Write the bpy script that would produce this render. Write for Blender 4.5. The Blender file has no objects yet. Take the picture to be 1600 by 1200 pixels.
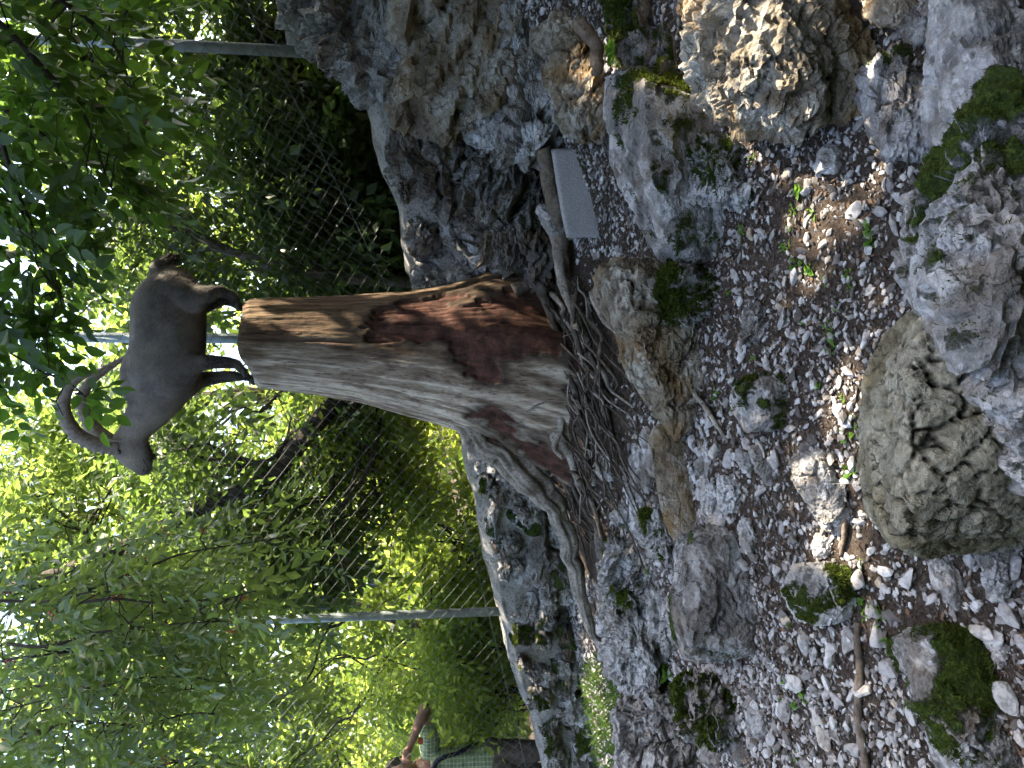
import bpy, bmesh, math, random
import numpy as np
from mathutils import Vector, Matrix

rng = np.random.default_rng(7)
random.seed(7)
SC = bpy.context.scene
COL = SC.collection
R_ = math.radians

# ------------------------------------------------------------------ camera (the photograph is a portrait shot lying on its side)
FPX = 1250.0
PITCH = R_(7.3)
CAM = np.array([0.0, 0.0, 1.6])
FWD = np.array([0.0, math.cos(PITCH), -math.sin(PITCH)])
UPV = np.array([0.0, math.sin(PITCH), math.cos(PITCH)])
RGT = np.array([1.0, 0.0, 0.0])
cd = bpy.data.cameras.new('camera')
cam = bpy.data.objects.new('camera', cd)
COL.objects.link(cam)
cd.sensor_fit = 'HORIZONTAL'; cd.sensor_width = 36.0; cd.lens = 36.0 * FPX / 1600.0
cd.clip_start = 0.05; cd.clip_end = 2000.0
mx, my, mz = -UPV, RGT, -FWD
cam.matrix_world = Matrix(((mx[0], my[0], mz[0], CAM[0]), (mx[1], my[1], mz[1], CAM[1]), (mx[2], my[2], mz[2], CAM[2]), (0, 0, 0, 1)))
SC.camera = cam

# ------------------------------------------------------------------ sky, sun, exposure
SUN_TO = np.array([0.56, 0.06, 0.80]); SUN_TO = SUN_TO / np.linalg.norm(SUN_TO)
world = bpy.data.worlds.new('World'); SC.world = world; world.use_nodes = True
wn = world.node_tree.nodes; wl = world.node_tree.links
sky = wn.new('ShaderNodeTexSky'); sky.sky_type = 'NISHITA'; sky.sun_disc = False
sky.sun_elevation = math.asin(SUN_TO[2]); sky.sun_rotation = math.atan2(SUN_TO[0], SUN_TO[1])
sky.air_density = 1.0; sky.dust_density = 5.0; sky.ozone_density = .6
bg = wn['Background']; bg.inputs['Strength'].default_value = 0.15
wl.new(sky.outputs['Color'], bg.inputs['Color'])
sl = bpy.data.lights.new('sun', 'SUN'); sl.energy = 4.0; sl.angle = R_(0.55); sl.color = (1.0, 0.86, 0.66)
so = bpy.data.objects.new('sun', sl); COL.objects.link(so)
so.rotation_euler = Vector(-SUN_TO).to_track_quat('-Z', 'Y').to_euler()
so.location = (6, -3, 12)
SC.view_settings.view_transform = 'Standard'; SC.view_settings.look = 'None'
SC.view_settings.exposure = 3.05; SC.view_settings.gamma = 1.0; SC.view_settings.use_curve_mapping = False
SC.render.engine = 'CYCLES'
SC.cycles.use_denoising = True
SC.cycles.max_bounces = 7; SC.cycles.diffuse_bounces = 4; SC.cycles.transmission_bounces = 5; SC.cycles.glossy_bounces = 2
SC.cycles.use_adaptive_sampling = True; SC.cycles.adaptive_threshold = 0.02
SC.cycles.caustics_reflective = False; SC.cycles.caustics_refractive = False

# ------------------------------------------------------------------ helpers
def W(x, y, Y):
    """the point at world depth Y that the photograph shows at pixel (x, y)"""
    d = FWD * FPX + RGT * (600.0 - y) - UPV * (x - 800.0)
    return CAM + d * (Y / d[1])

def px(p):
    """metres per pixel at a point"""
    return float(np.dot(np.asarray(p) - CAM, FWD)) / FPX

def proj(P):
    P = np.atleast_2d(P) - CAM
    dep = np.maximum(P @ FWD, 1e-3)
    return 800 - FPX * (P @ UPV) / dep, 600 - FPX * (P @ RGT) / dep, dep

def smooth(a, b, x):
    t = np.clip((x - a) / (b - a), 0, 1)
    return t * t * (3 - 2 * t)

def _hash(ix, iy, iz, seed):
    h = (ix.astype(np.uint64) * np.uint64(73856093)) ^ (iy.astype(np.uint64) * np.uint64(19349663)) ^ (iz.astype(np.uint64) * np.uint64(83492791)) ^ np.uint64(seed * 2654435761 % (1 << 32))
    h = (h ^ (h >> np.uint64(13))) * np.uint64(1274126177)
    h = (h ^ (h >> np.uint64(16))) * np.uint64(2246822519)
    h = h ^ (h >> np.uint64(15))
    return (h & np.uint64(0xFFFFFF)).astype(np.float64) / float(0x1000000)

def vnoise(P, seed=0):
    P = P + 1000.0
    I = np.floor(P).astype(np.int64); f = P - I
    f = f * f * f * (f * (f * 6 - 15) + 10)
    r = 0
    for dx in (0, 1):
        wx = f[:, 0] if dx else 1 - f[:, 0]
        for dy in (0, 1):
            wy = f[:, 1] if dy else 1 - f[:, 1]
            for dz in (0, 1):
                wz = f[:, 2] if dz else 1 - f[:, 2]
                r = r + wx * wy * wz * _hash(I[:, 0] + dx, I[:, 1] + dy, I[:, 2] + dz, seed)
    return r * 2 - 1

def fbm(P, seed=0, octs=4, gain=0.5, ridge=False):
    a, r, f = 1.0, 0, 1.0
    for o in range(octs):
        n = vnoise(P * f + o * 17.3, seed + o)
        if ridge: n = 1 - 2 * np.abs(n)
        r = r + a * n; a *= gain; f *= 2.03
    return r

def worley(P, seed=0):
    P = P + 1000.0
    I = np.floor(P).astype(np.int64)
    d1 = np.full(len(P), 9.0); d2 = np.full(len(P), 9.0); cid = np.zeros(len(P))
    for dx in (-1, 0, 1):
        for dy in (-1, 0, 1):
            for dz in (-1, 0, 1):
                J = I + np.array([dx, dy, dz])
                c = np.stack([_hash(J[:, 0], J[:, 1], J[:, 2], seed + k) for k in (1, 2, 3)], 1) + J
                d = np.linalg.norm(c - P, axis=1)
                h = _hash(J[:, 0], J[:, 1], J[:, 2], seed + 9)
                new = d < d1
                d2 = np.where(new, d1, np.minimum(d2, d)); cid = np.where(new, h, cid); d1 = np.where(new, d, d1)
    return d1, d2, cid

def facets(P, seed=0):
    """broken-rock relief: every cell is a tilted flat face; also the edge distance and a value per cell"""
    P = P + 1000.0
    I = np.floor(P).astype(np.int64)
    d1 = np.full(len(P), 9.0); d2 = np.full(len(P), 9.0); C = np.zeros((len(P), 3)); J1 = np.zeros((len(P), 3), np.int64)
    for dx in (-1, 0, 1):
        for dy in (-1, 0, 1):
            for dz in (-1, 0, 1):
                J = I + np.array([dx, dy, dz])
                c = np.stack([_hash(J[:, 0], J[:, 1], J[:, 2], seed + k) for k in (1, 2, 3)], 1) + J
                d = np.linalg.norm(c - P, axis=1); new = d < d1
                d2 = np.where(new, d1, np.minimum(d2, d)); d1 = np.where(new, d, d1)
                C[new] = c[new]; J1[new] = J[new]
    g = np.stack([_hash(J1[:, 0], J1[:, 1], J1[:, 2], seed + 20 + k) for k in (1, 2, 3)], 1) * 2 - 1
    cid = _hash(J1[:, 0], J1[:, 1], J1[:, 2], seed + 30)
    return (cid - .5) + 1.1 * (g * (P - C)).sum(1), d2 - d1, cid

def tagit(o, label=None, cat=None, group=None, kind=None):
    if label: o['label'] = label
    if cat: o['category'] = cat
    if group: o['group'] = group
    if kind: o['kind'] = kind
    return o

ORG = {}
def mesh(name, V, Fc, mat, attrs=None, sm=True):
    V = np.asarray(V, dtype=np.float32); me = bpy.data.meshes.new(name)
    groups = Fc if isinstance(Fc, list) else [Fc]
    groups = [np.asarray(g, dtype=np.int32) for g in groups if len(g)]
    nl = sum(g.size for g in groups); npoly = sum(len(g) for g in groups)
    me.vertices.add(len(V)); me.vertices.foreach_set('co', V.ravel())
    me.loops.add(nl); me.loops.foreach_set('vertex_index', np.concatenate([g.ravel() for g in groups]))
    me.polygons.add(npoly)
    tot = np.concatenate([np.full(len(g), g.shape[1], dtype=np.int32) for g in groups])
    st = np.concatenate([[0], np.cumsum(tot)[:-1]]).astype(np.int32)
    me.polygons.foreach_set('loop_start', st)
    me.polygons.foreach_set('use_smooth', np.full(npoly, sm, dtype=bool))
    me.update(calc_edges=True)
    me.validate(verbose=False)
    for k, a in (attrs or {}).items():
        at = me.attributes.new(k, 'FLOAT', 'POINT'); at.data.foreach_set('value', np.asarray(a, dtype=np.float32))
    if mat is not None: me.materials.append(mat)
    return me

def origin_of(o):
    return ORG.get(o.name, np.zeros(3)) if o is not None else np.zeros(3)

def obj(name, V, Fc, mat, parent=None, attrs=None, sm=True, org=None):
    """one mesh object from world-space vertices; org is its own origin"""
    po = origin_of(parent)
    if org is None: org = po if parent is not None else np.zeros(3)
    org = np.asarray(org, dtype=float)
    me = mesh(name, np.asarray(V) - org, Fc, mat, attrs, sm)
    o = bpy.data.objects.new(name, me); COL.objects.link(o)
    o.location = org - po
    if parent is not None: o.parent = parent
    ORG[o.name] = org
    return o

def inst(name, me, mat4, parent=None):
    o = bpy.data.objects.new(name, me); COL.objects.link(o)
    po = origin_of(parent)
    m = Matrix(mat4) if not isinstance(mat4, Matrix) else mat4.copy()
    m.translation = m.translation - Vector(po)
    if parent is not None: o.parent = parent
    o.matrix_basis = m
    return o

def thing(name, label, cat, loc=(0, 0, 0), group=None):
    o = bpy.data.objects.new(name, None); COL.objects.link(o); o.location = loc
    o.empty_display_size = 0.1
    ORG[o.name] = np.asarray(loc, dtype=float)
    return tagit(o, label, cat, group)

_ico = {}
def ico(n):
    if n not in _ico:
        bm = bmesh.new(); bmesh.ops.create_icosphere(bm, subdivisions=n, radius=1.0)
        _ico[n] = (np.array([v.co[:] for v in bm.verts]), np.array([[v.index for v in f.verts] for f in bm.faces]))
        bm.free()
    return _ico[n]

def hull_planes(P):
    bm = bmesh.new()
    for p in P: bm.verts.new(p)
    bmesh.ops.convex_hull(bm, input=bm.verts)
    c = np.mean(P, axis=0); N = []; D = []
    for f in bm.faces:
        f.normal_update()
        n = np.array(f.normal[:]); q = np.array(f.verts[0].co[:])
        if np.linalg.norm(n) < .5 or f.calc_area() < 1e-7: continue
        d = float(n @ (q - c))
        if d < 0: n, d = -n, -d
        N.append(n); D.append(max(d, 1e-3))
    bm.free()
    return c, np.array(N), np.array(D)

def vnormals(V, T):
    a = V[T[:, 1]] - V[T[:, 0]]; b = V[T[:, 2]] - V[T[:, 0]]
    n = np.cross(a, b); N = np.zeros_like(V)
    for k in range(3):
        for c in range(3): N[:, c] += np.bincount(T[:, k], weights=n[:, c], minlength=len(V))
    return N / np.maximum(np.linalg.norm(N, axis=1, keepdims=True), 1e-12)

def tube(path, rad, ns=8, twist=0.0, noise=0.0, seed=0, cap=True):
    """a tapered tube along a polyline; returns V, quads"""
    P = np.asarray(path, float); n = len(P); r = np.broadcast_to(np.asarray(rad, float), (n,))
    T = np.gradient(P, axis=0); T /= np.maximum(np.linalg.norm(T, axis=1, keepdims=True), 1e-9)
    a = np.array([0, 0, 1.0]) if abs(T[0][2]) < .9 else np.array([1.0, 0, 0])
    U = np.cross(T[0], a); U /= np.linalg.norm(U); Us = [U]
    for i in range(1, n):
        U = Us[-1] - T[i] * (Us[-1] @ T[i]); Us.append(U / np.linalg.norm(U))
    Us = np.array(Us); Vs = np.cross(T, Us)
    th = np.arange(ns) / ns * 2 * math.pi
    ang = th[None, :] + twist * np.arange(n)[:, None]
    rr = np.repeat(r[:, None], ns, 1)
    V = P[:, None, :] + rr[:, :, None] * (np.cos(ang)[:, :, None] * Us[:, None, :] + np.sin(ang)[:, :, None] * Vs[:, None, :])
    V = V.reshape(-1, 3)
    if noise > 0:
        k = fbm(V / max(float(r.mean()) * 2.2, 1e-4), seed, 3)
        C = np.repeat(P, ns, 0); V = C + (V - C) * (1 + noise * k)[:, None]
    i = np.arange(n - 1)[:, None] * ns; j = np.arange(ns)[None, :]; j2 = (j + 1) % ns
    Q = np.stack([i + j, i + j2, i + ns + j2, i + ns + j], -1).reshape(-1, 4)
    if cap:
        V = np.vstack([V, P[0], P[-1]]); c0 = n * ns; jj = np.arange(ns)
        Q = [Q, np.concatenate([np.stack([np.full(ns, c0), (jj + 1) % ns, jj], 1), np.stack([np.full(ns, c0 + 1), (n - 1) * ns + jj, (n - 1) * ns + (jj + 1) % ns], 1)])]
    return V, Q

def join(parts):
    """join (V, F) pairs; F may be a list of arrays of different widths"""
    Vs, by, off = [], {}, 0
    for V, Fc in parts:
        for g in (Fc if isinstance(Fc, list) else [Fc]):
            g = np.asarray(g)
            if len(g): by.setdefault(g.shape[1], []).append(g + off)
        Vs.append(np.asarray(V)); off += len(V)
    return np.vstack(Vs), [np.vstack(v) for v in by.values()]

def spline(pts, n):
    """Catmull-Rom through pts (k, d), n samples"""
    P = np.asarray(pts, float); k = len(P)
    Q = np.vstack([2 * P[0] - P[1], P, 2 * P[-1] - P[-2]])
    t = np.linspace(0, k - 1 - 1e-9, n); i = t.astype(int); f = (t - i)[:, None]
    p0, p1, p2, p3 = Q[i], Q[i + 1], Q[i + 2], Q[i + 3]
    return 0.5 * (2 * p1 + (p2 - p0) * f + (2 * p0 - 5 * p1 + 4 * p2 - p3) * f ** 2 + (3 * p1 - p0 - 3 * p2 + p3) * f ** 3)

# ------------------------------------------------------------------ materials
class NT:
    def __init__(s, name):
        s.m = bpy.data.materials.new(name); s.m.use_nodes = True
        s.t = s.m.node_tree; s.n = s.t.nodes; s.l = s.t.links
        s.b = s.n['Principled BSDF']; s.out = s.n['Material Output']
    def node(s, ty, **kw):
        n = s.n.new(ty)
        for k, v in kw.items():
            if k.startswith('i_'):
                n.inputs[k[2:].replace('_', ' ')].default_value = v
            else: setattr(n, k, v)
        return n
    def link(s, a, b): s.l.new(a, b)
    def coord(s, scale=(1, 1, 1), kind='Object'):
        tc = s.node('ShaderNodeTexCoord'); mp = s.node('ShaderNodeMapping')
        mp.inputs['Scale'].default_value = scale
        oi = s.node('ShaderNodeObjectInfo')
        s.link(tc.outputs[kind], mp.inputs['Vector'])
        return mp.outputs['Vector']
    def noise(s, vec, scale, detail=6, rough=.6, dist=0.0):
        n = s.node('ShaderNodeTexNoise'); n.inputs['Scale'].default_value = scale
        n.inputs['Detail'].default_value = detail; n.inputs['Roughness'].default_value = rough; n.inputs['Distortion'].default_value = dist
        if vec is not None: s.link(vec, n.inputs['Vector'])
        return n.outputs['Fac']
    def ramp(s, fac, stops, interp='LINEAR'):
        r = s.node('ShaderNodeValToRGB'); r.color_ramp.interpolation = interp
        e = r.color_ramp.elements
        while len(e) < len(stops): e.new(0.5)
        for i, (p, c) in enumerate(stops):
            e[i].position = p; e[i].color = (*c, 1) if len(c) == 3 else c
        s.link(fac, r.inputs['Fac'])
        return r.outputs['Color']
    def mix(s, fac, a, b, mode='MIX'):
        m = s.node('ShaderNodeMix', data_type='RGBA', blend_type=mode)
        for sock, v in ((m.inputs[0], fac), (m.inputs[6], a), (m.inputs[7], b)):
            if hasattr(v, 'links'): s.link(v, sock)
            elif isinstance(v, (int, float)): sock.default_value = v
            else: sock.default_value = (*v, 1)
        return m.outputs[2]
    def math(s, op, a, b=0.5, clamp=False):
        m = s.node('ShaderNodeMath', operation=op, use_clamp=clamp)
        for sock, v in ((m.inputs[0], a), (m.inputs[1], b)):
            if hasattr(v, 'links'): s.link(v, sock)
            else: sock.default_value = v
        return m.outputs[0]
    def attr(s, name):
        a = s.node('ShaderNodeAttribute'); a.attribute_name = name
        return a.outputs['Fac']
    def rand(s):
        return s.node('ShaderNodeObjectInfo').outputs['Random']
    def bump(s, h, strength=.5, dist=.02, prev=None):
        b = s.node('ShaderNodeBump'); b.inputs['Strength'].default_value = strength; b.inputs['Distance'].default_value = dist
        s.link(h, b.inputs['Height'])
        if prev is not None: s.link(prev, b.inputs['Normal'])
        return b.outputs['Normal']
    def done(s, col=None, rough=.85, normal=None, spec=.25):
        if col is not None:
            if hasattr(col, 'links'): s.link(col, s.b.inputs['Base Color'])
            else: s.b.inputs['Base Color'].default_value = (*col, 1)
        if hasattr(rough, 'links'): s.link(rough, s.b.inputs['Roughness'])
        else: s.b.inputs['Roughness'].default_value = rough
        if normal is not None: s.link(normal, s.b.inputs['Normal'])
        s.b.inputs['Specular IOR Level'].default_value = spec
        return s.m

def rock_material(name, pale, mid, dark, bright=.5, stain=(.16, .10, .05), stain_amt=.4):
    t = NT(name)
    geo = t.node('ShaderNodeNewGeometry').outputs['Position']
    n1 = t.noise(geo, 5.0, 5, .62, .3)
    n2 = t.noise(geo, 24.0, 6, .68, .2)
    n3 = t.noise(geo, 95.0, 4, .7)
    c = t.ramp(n1, [(.36, tuple(v * .6 for v in mid)), (.46, mid), (bright + .02, pale), (.74, tuple(v * .8 for v in pale))])
    big = t.noise(geo, 2.2, 3, .55, .4)
    spots = t.math('ADD', t.ramp(n2, [(.40, (0, 0, 0)), (.56, (1, 1, 1))]), t.ramp(big, [(.42, (.15, .15, .15)), (.58, (.75, .75, .75))]), True)
    c = t.mix(spots, dark, c)
    c = t.mix(t.math('MULTIPLY', t.attr('tone'), .55), c, mid)
    c = t.mix(t.ramp(n3, [(.36, (.35, .35, .35)), (.55, (0, 0, 0))]), c, tuple(v * .55 for v in mid))
    ns = t.noise(geo, 3.1, 4, .6, .6)
    c = t.mix(t.math('MULTIPLY', t.ramp(ns, [(.48, (0, 0, 0)), (.62, (1, 1, 1))]), stain_amt), c, stain)
    # light lichen blots
    v = t.node('ShaderNodeTexVoronoi'); v.inputs['Scale'].default_value = 34.0; v.feature = 'F1'
    t.link(t.mix(.06, geo, t.node('ShaderNodeTexNoise').outputs['Color']), v.inputs['Vector'])
    lich = t.math('MULTIPLY', t.math('LESS_THAN', v.outputs['Distance'], .30), t.math('GREATER_THAN', n1, .53))
    c = t.mix(t.math('MULTIPLY', lich, .5), c, tuple(min(1, q * 1.2) for q in pale))
    # hairline fissures
    wv = t.node('ShaderNodeTexNoise'); wv.inputs['Scale'].default_value = 7.0; wv.inputs['Detail'].default_value = 4; t.link(geo, wv.inputs['Vector'])
    ve = t.node('ShaderNodeTexVoronoi'); ve.feature = 'DISTANCE_TO_EDGE'; ve.inputs['Scale'].default_value = 8.0
    t.link(t.mix(.30, geo, wv.outputs['Color']), ve.inputs['Vector'])
    fis = t.math('MULTIPLY', t.ramp(ve.outputs['Distance'], [(.0, (1, 1, 1)), (.045, (0, 0, 0))]), t.ramp(t.noise(geo, 4.3, 3, .6), [(.50, (0, 0, 0)), (.60, (1, 1, 1))]))
    c = t.mix(t.math('MULTIPLY', fis, .6), c, tuple(q * .6 for q in dark))
    c = t.mix(t.attr('crack'), c, tuple(q * .45 for q in dark))
    mn = t.noise(geo, 60.0, 5, .7)
    moss = t.ramp(mn, [(.3, (.010, .018, .004)), (.5, (.035, .06, .008)), (.72, (.10, .13, .02))])
    mf = t.math('ADD', t.attr('moss'), t.math('MULTIPLY', t.math('SUBTRACT', n2, .5), .9))
    mf = t.ramp(mf, [(.42, (0, 0, 0)), (.58, (1, 1, 1))])
    c = t.mix(mf, c, moss)
    nb = t.bump(n3, .5, .014)
    nb = t.bump(n2, 1.0, .04, nb)
    nb = t.bump(t.math('SUBTRACT', 1.0, fis), .8, .02, nb)
    nb = t.bump(t.math('MULTIPLY', mf, t.noise(geo, 160, 3, .6)), .8, .02, nb)
    return t.done(c, .88, nb, .2)

def wood_material(name, cols, axis=(1, 1, 1), sc=6, dark=(.05, .035, .025), rough=.85):
    t = NT(name)
    vec = t.coord(axis)
    n = t.noise(vec, sc, 7, .65, .4); n2 = t.noise(vec, sc * 6, 4, .6)
    c = t.ramp(n, [(.3, cols[0]), (.5, cols[1]), (.7, cols[2])])
    c = t.mix(t.ramp(n2, [(.35, (.7, .7, .7)), (.5, (0, 0, 0))]), c, dark)
    nb = t.bump(n2, .6, .01); nb = t.bump(n, .5, .02, nb)
    return t.done(c, rough, nb, .2)

def leaf_material(name, stops, trans=.5, tcol=(.40, .62, .06), rough=.42, spec=.35, tvar=1.0):
    t = NT(name)
    a = t.attr('rnd')
    c = t.ramp(a, stops)
    n = t.noise(t.node('ShaderNodeNewGeometry').outputs['Position'], 40, 2, .5)
    c = t.mix(.35, c, t.ramp(n, [(.3, (.35, .35, .35)), (.7, (1, 1, 1))]), 'MULTIPLY')
    t.done(c, rough, None, spec)
    tr = t.node('ShaderNodeBsdfTranslucent')
    t.link(t.mix(.65, c, tcol), tr.inputs['Color'])
    mx_ = t.node('ShaderNodeMixShader'); mx_.inputs[0].default_value = trans
    t.link(t.b.outputs[0], mx_.inputs[1]); t.link(tr.outputs[0], mx_.inputs[2])
    t.link(mx_.outputs[0], t.out.inputs['Surface'])
    return t.m

def plain(name, col, rough=.6, spec=.3, metal=0.0, var=.0, scale=30):
    t = NT(name)
    c = col
    if var > 0:
        n = t.noise(t.coord(), scale, 4, .6)
        c = t.mix(n, tuple(v * (1 - var) for v in col), tuple(min(1, v * (1 + var)) for v in col))
    t.b.inputs['Metallic'].default_value = metal
    return t.done(c, rough, None, spec)

M = {}
M['rock'] = rock_material('limestone_grey', (.52, .525, .54), (.25, .245, .24), (.06, .055, .05), .50, stain_amt=.35)
M['pale'] = rock_material('limestone_pale', (.62, .63, .65), (.36, .355, .35), (.11, .10, .09), .49, stain_amt=.25)
M['dark'] = rock_material('limestone_weathered', (.38, .38, .375), (.15, .14, .13), (.03, .027, .024), .54, stain_amt=.5)
M['brown'] = rock_material('limestone_ochre', (.47, .455, .41), (.25, .215, .16), (.08, .058, .04), .55, stain=(.20, .125, .05), stain_amt=.8)
M['olive'] = rock_material('limestone_olive', (.44, .415, .33), (.29, .27, .205), (.07, .06, .045), .54, stain=(.17, .14, .07), stain_amt=.6)
# ------------------------------------------------------------------ the slope
GCTRL = [(1600, 0, 1.98), (1600, 600, 2.0), (1600, 1200, 2.05), (1300, 200, 2.55), (1300, 600, 2.5), (1300, 1100, 2.6),
         (1120, 200, 3.05), (1130, 600, 3.0), (1150, 1100, 3.15), (1000, 400, 3.6), (1020, 700, 3.5), (1040, 1000, 3.75),
         (900, 500, 3.95), (893, 680, 4.02), (855, 560, 4.25), (842, 470, 4.3), (930, 900, 4.55), (950, 1000, 4.8), (955, 1150, 5.0), (880, 300, 4.0), (870, 400, 4.25),
         (1000, 100, 3.35), (900, 60, 3.6), (915, 830, 4.7), (925, 1150, 5.65), (905, 1000, 5.4), (880, 800, 5.1), (860, 350, 4.5), (1300, -100, 2.5), (1050, 1300, 3.9), (1000, -100, 3.3)]
WALLTOP = [(905, 1600, 6.35), (885, 1400, 6.15), (846, 1200, 5.9), (790, 1000, 5.65), (760, 870, 5.45), (720, 690, 5.2), (680, 560, 5.1), (641, 450, 4.9), (613, 330, 4.52), (577, 170, 4.32), (540, 0, 4.15), (500, -200, 3.95), (470, -420, 3.8)]
WT = np.array([W(*p) for p in WALLTOP])
ctrl = [W(*p) for p in GCTRL]
for p in WT[1::2]:
    ctrl.append(p + np.array([.12, .55, -.45])); ctrl.append(p + np.array([.25, 1.6, -.40]))
ctrl += [np.array(p) for p in ((-1.2, 1.0, -.25), (0, 1.0, -.25), (1.2, 1.0, -.25), (0, -1, -.3), (-4, 2, -.3), (4, 2, .3), (-5, 5, 0.05), (5, 5, 2.0), (0, 9, 1.0), (-6, 9, 0.0), (6, 9, 2.2), (0, 14, 1.2), (-9, 14, .2), (9, 14, 2.0))]
ctrl = np.array(ctrl)
def _tps_fit(C, lam=0.02):
    n = len(C); d = np.linalg.norm(C[:, None, :2] - C[None, :, :2], axis=2)
    K = np.where(d > 0, d ** 2 * np.log(np.maximum(d, 1e-9)), 0) + lam * np.eye(n)
    Pm = np.hstack([np.ones((n, 1)), C[:, :2]])
    A = np.zeros((n + 3, n + 3)); A[:n, :n] = K; A[:n, n:] = Pm; A[n:, :n] = Pm.T
    return np.linalg.solve(A, np.concatenate([C[:, 2], np.zeros(3)]))
_gw = _tps_fit(ctrl)
def ground_z(X, Y):
    X = np.atleast_1d(np.asarray(X, float)); Y = np.atleast_1d(np.asarray(Y, float))
    Xc = np.clip(X, -9, 9); Yc = np.clip(Y, -1, 14)
    d = np.hypot(Xc[:, None] - ctrl[None, :, 0], Yc[:, None] - ctrl[None, :, 1])
    z = np.where(d > 0, d ** 2 * np.log(np.maximum(d, 1e-9)), 0) @ _gw[:len(ctrl)] + _gw[-3] + _gw[-2] * Xc + _gw[-1] * Yc
    P = np.stack([X, Y, np.zeros_like(X)], 1)
    return z + .012 * fbm(P * 2.2, 31, 3) + .006 * fbm(P * 9, 32, 2)
_Ys = np.linspace(1.0, 7.0, 1200)
def on_ground(x, y):
    """where the line of sight through a pixel meets the slope"""
    d = FWD * FPX + RGT * (600.0 - y) - UPV * (x - 800.0)
    P = CAM + d[None, :] * (_Ys / d[1])[:, None]
    below = P[:, 2] < ground_z(P[:, 0], P[:, 1])
    i = int(np.argmax(below)) if below.any() else len(_Ys) - 1
    return P[i]

def grid_axis(lo, hi, near_lo, near_hi, fine, coarse_n):
    a = np.arange(near_lo, near_hi, fine)
    g = np.geomspace(fine, 1, coarse_n)
    return np.concatenate([near_lo - (near_lo - lo) * g[::-1], a, near_hi + (hi - near_hi) * g])
gx = grid_axis(-220, 220, -3.2, 2.8, .034, 26); gy = grid_axis(-120, 300, 1.2, 6.6, .034, 26)
GX, GY = np.meshgrid(gx, gy)
GZ = ground_z(GX.ravel(), GY.ravel())
GV = np.stack([GX.ravel(), GY.ravel(), GZ], 1)
nx, ny = len(gx), len(gy)
ii = (np.arange(ny - 1)[:, None] * nx + np.arange(nx - 1)[None, :]).ravel()
GQ = np.stack([ii, ii + 1, ii + nx + 1, ii + nx], 1)
t = NT('soil')
geo = t.node('ShaderNodeNewGeometry').outputs['Position']
n1 = t.noise(geo, 3, 5, .6); n2 = t.noise(geo, 70, 6, .75); n3 = t.noise(geo, 220, 3, .7)
c = t.ramp(n1, [(.3, (.022, .016, .012)), (.6, (.055, .038, .028)), (.8, (.095, .072, .055))])
c = t.mix(t.ramp(n2, [(.40, (0, 0, 0)), (.55, (.55, .55, .55)), (.7, (1, 1, 1))]), c, (.125, .105, .09))
c = t.mix(t.ramp(n3, [(.3, (.8, .8, .8)), (.5, (0, 0, 0))]), c, (.02, .015, .012))
nb = t.bump(n3, .8, .006); nb = t.bump(n2, 1.0, .02, nb)
M['soil'] = t.done(c, .95, nb, .1)
ground = obj('ground', GV, GQ, M['soil'])
tagit(ground, 'dark brown soil slope with pale limestone gravel between the boulders', None, None, 'structure')
# ------------------------------------------------------------------ boulders
HULLS = []
MOSSB = []   # (object, V, N, moss) for the moss tufts

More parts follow.
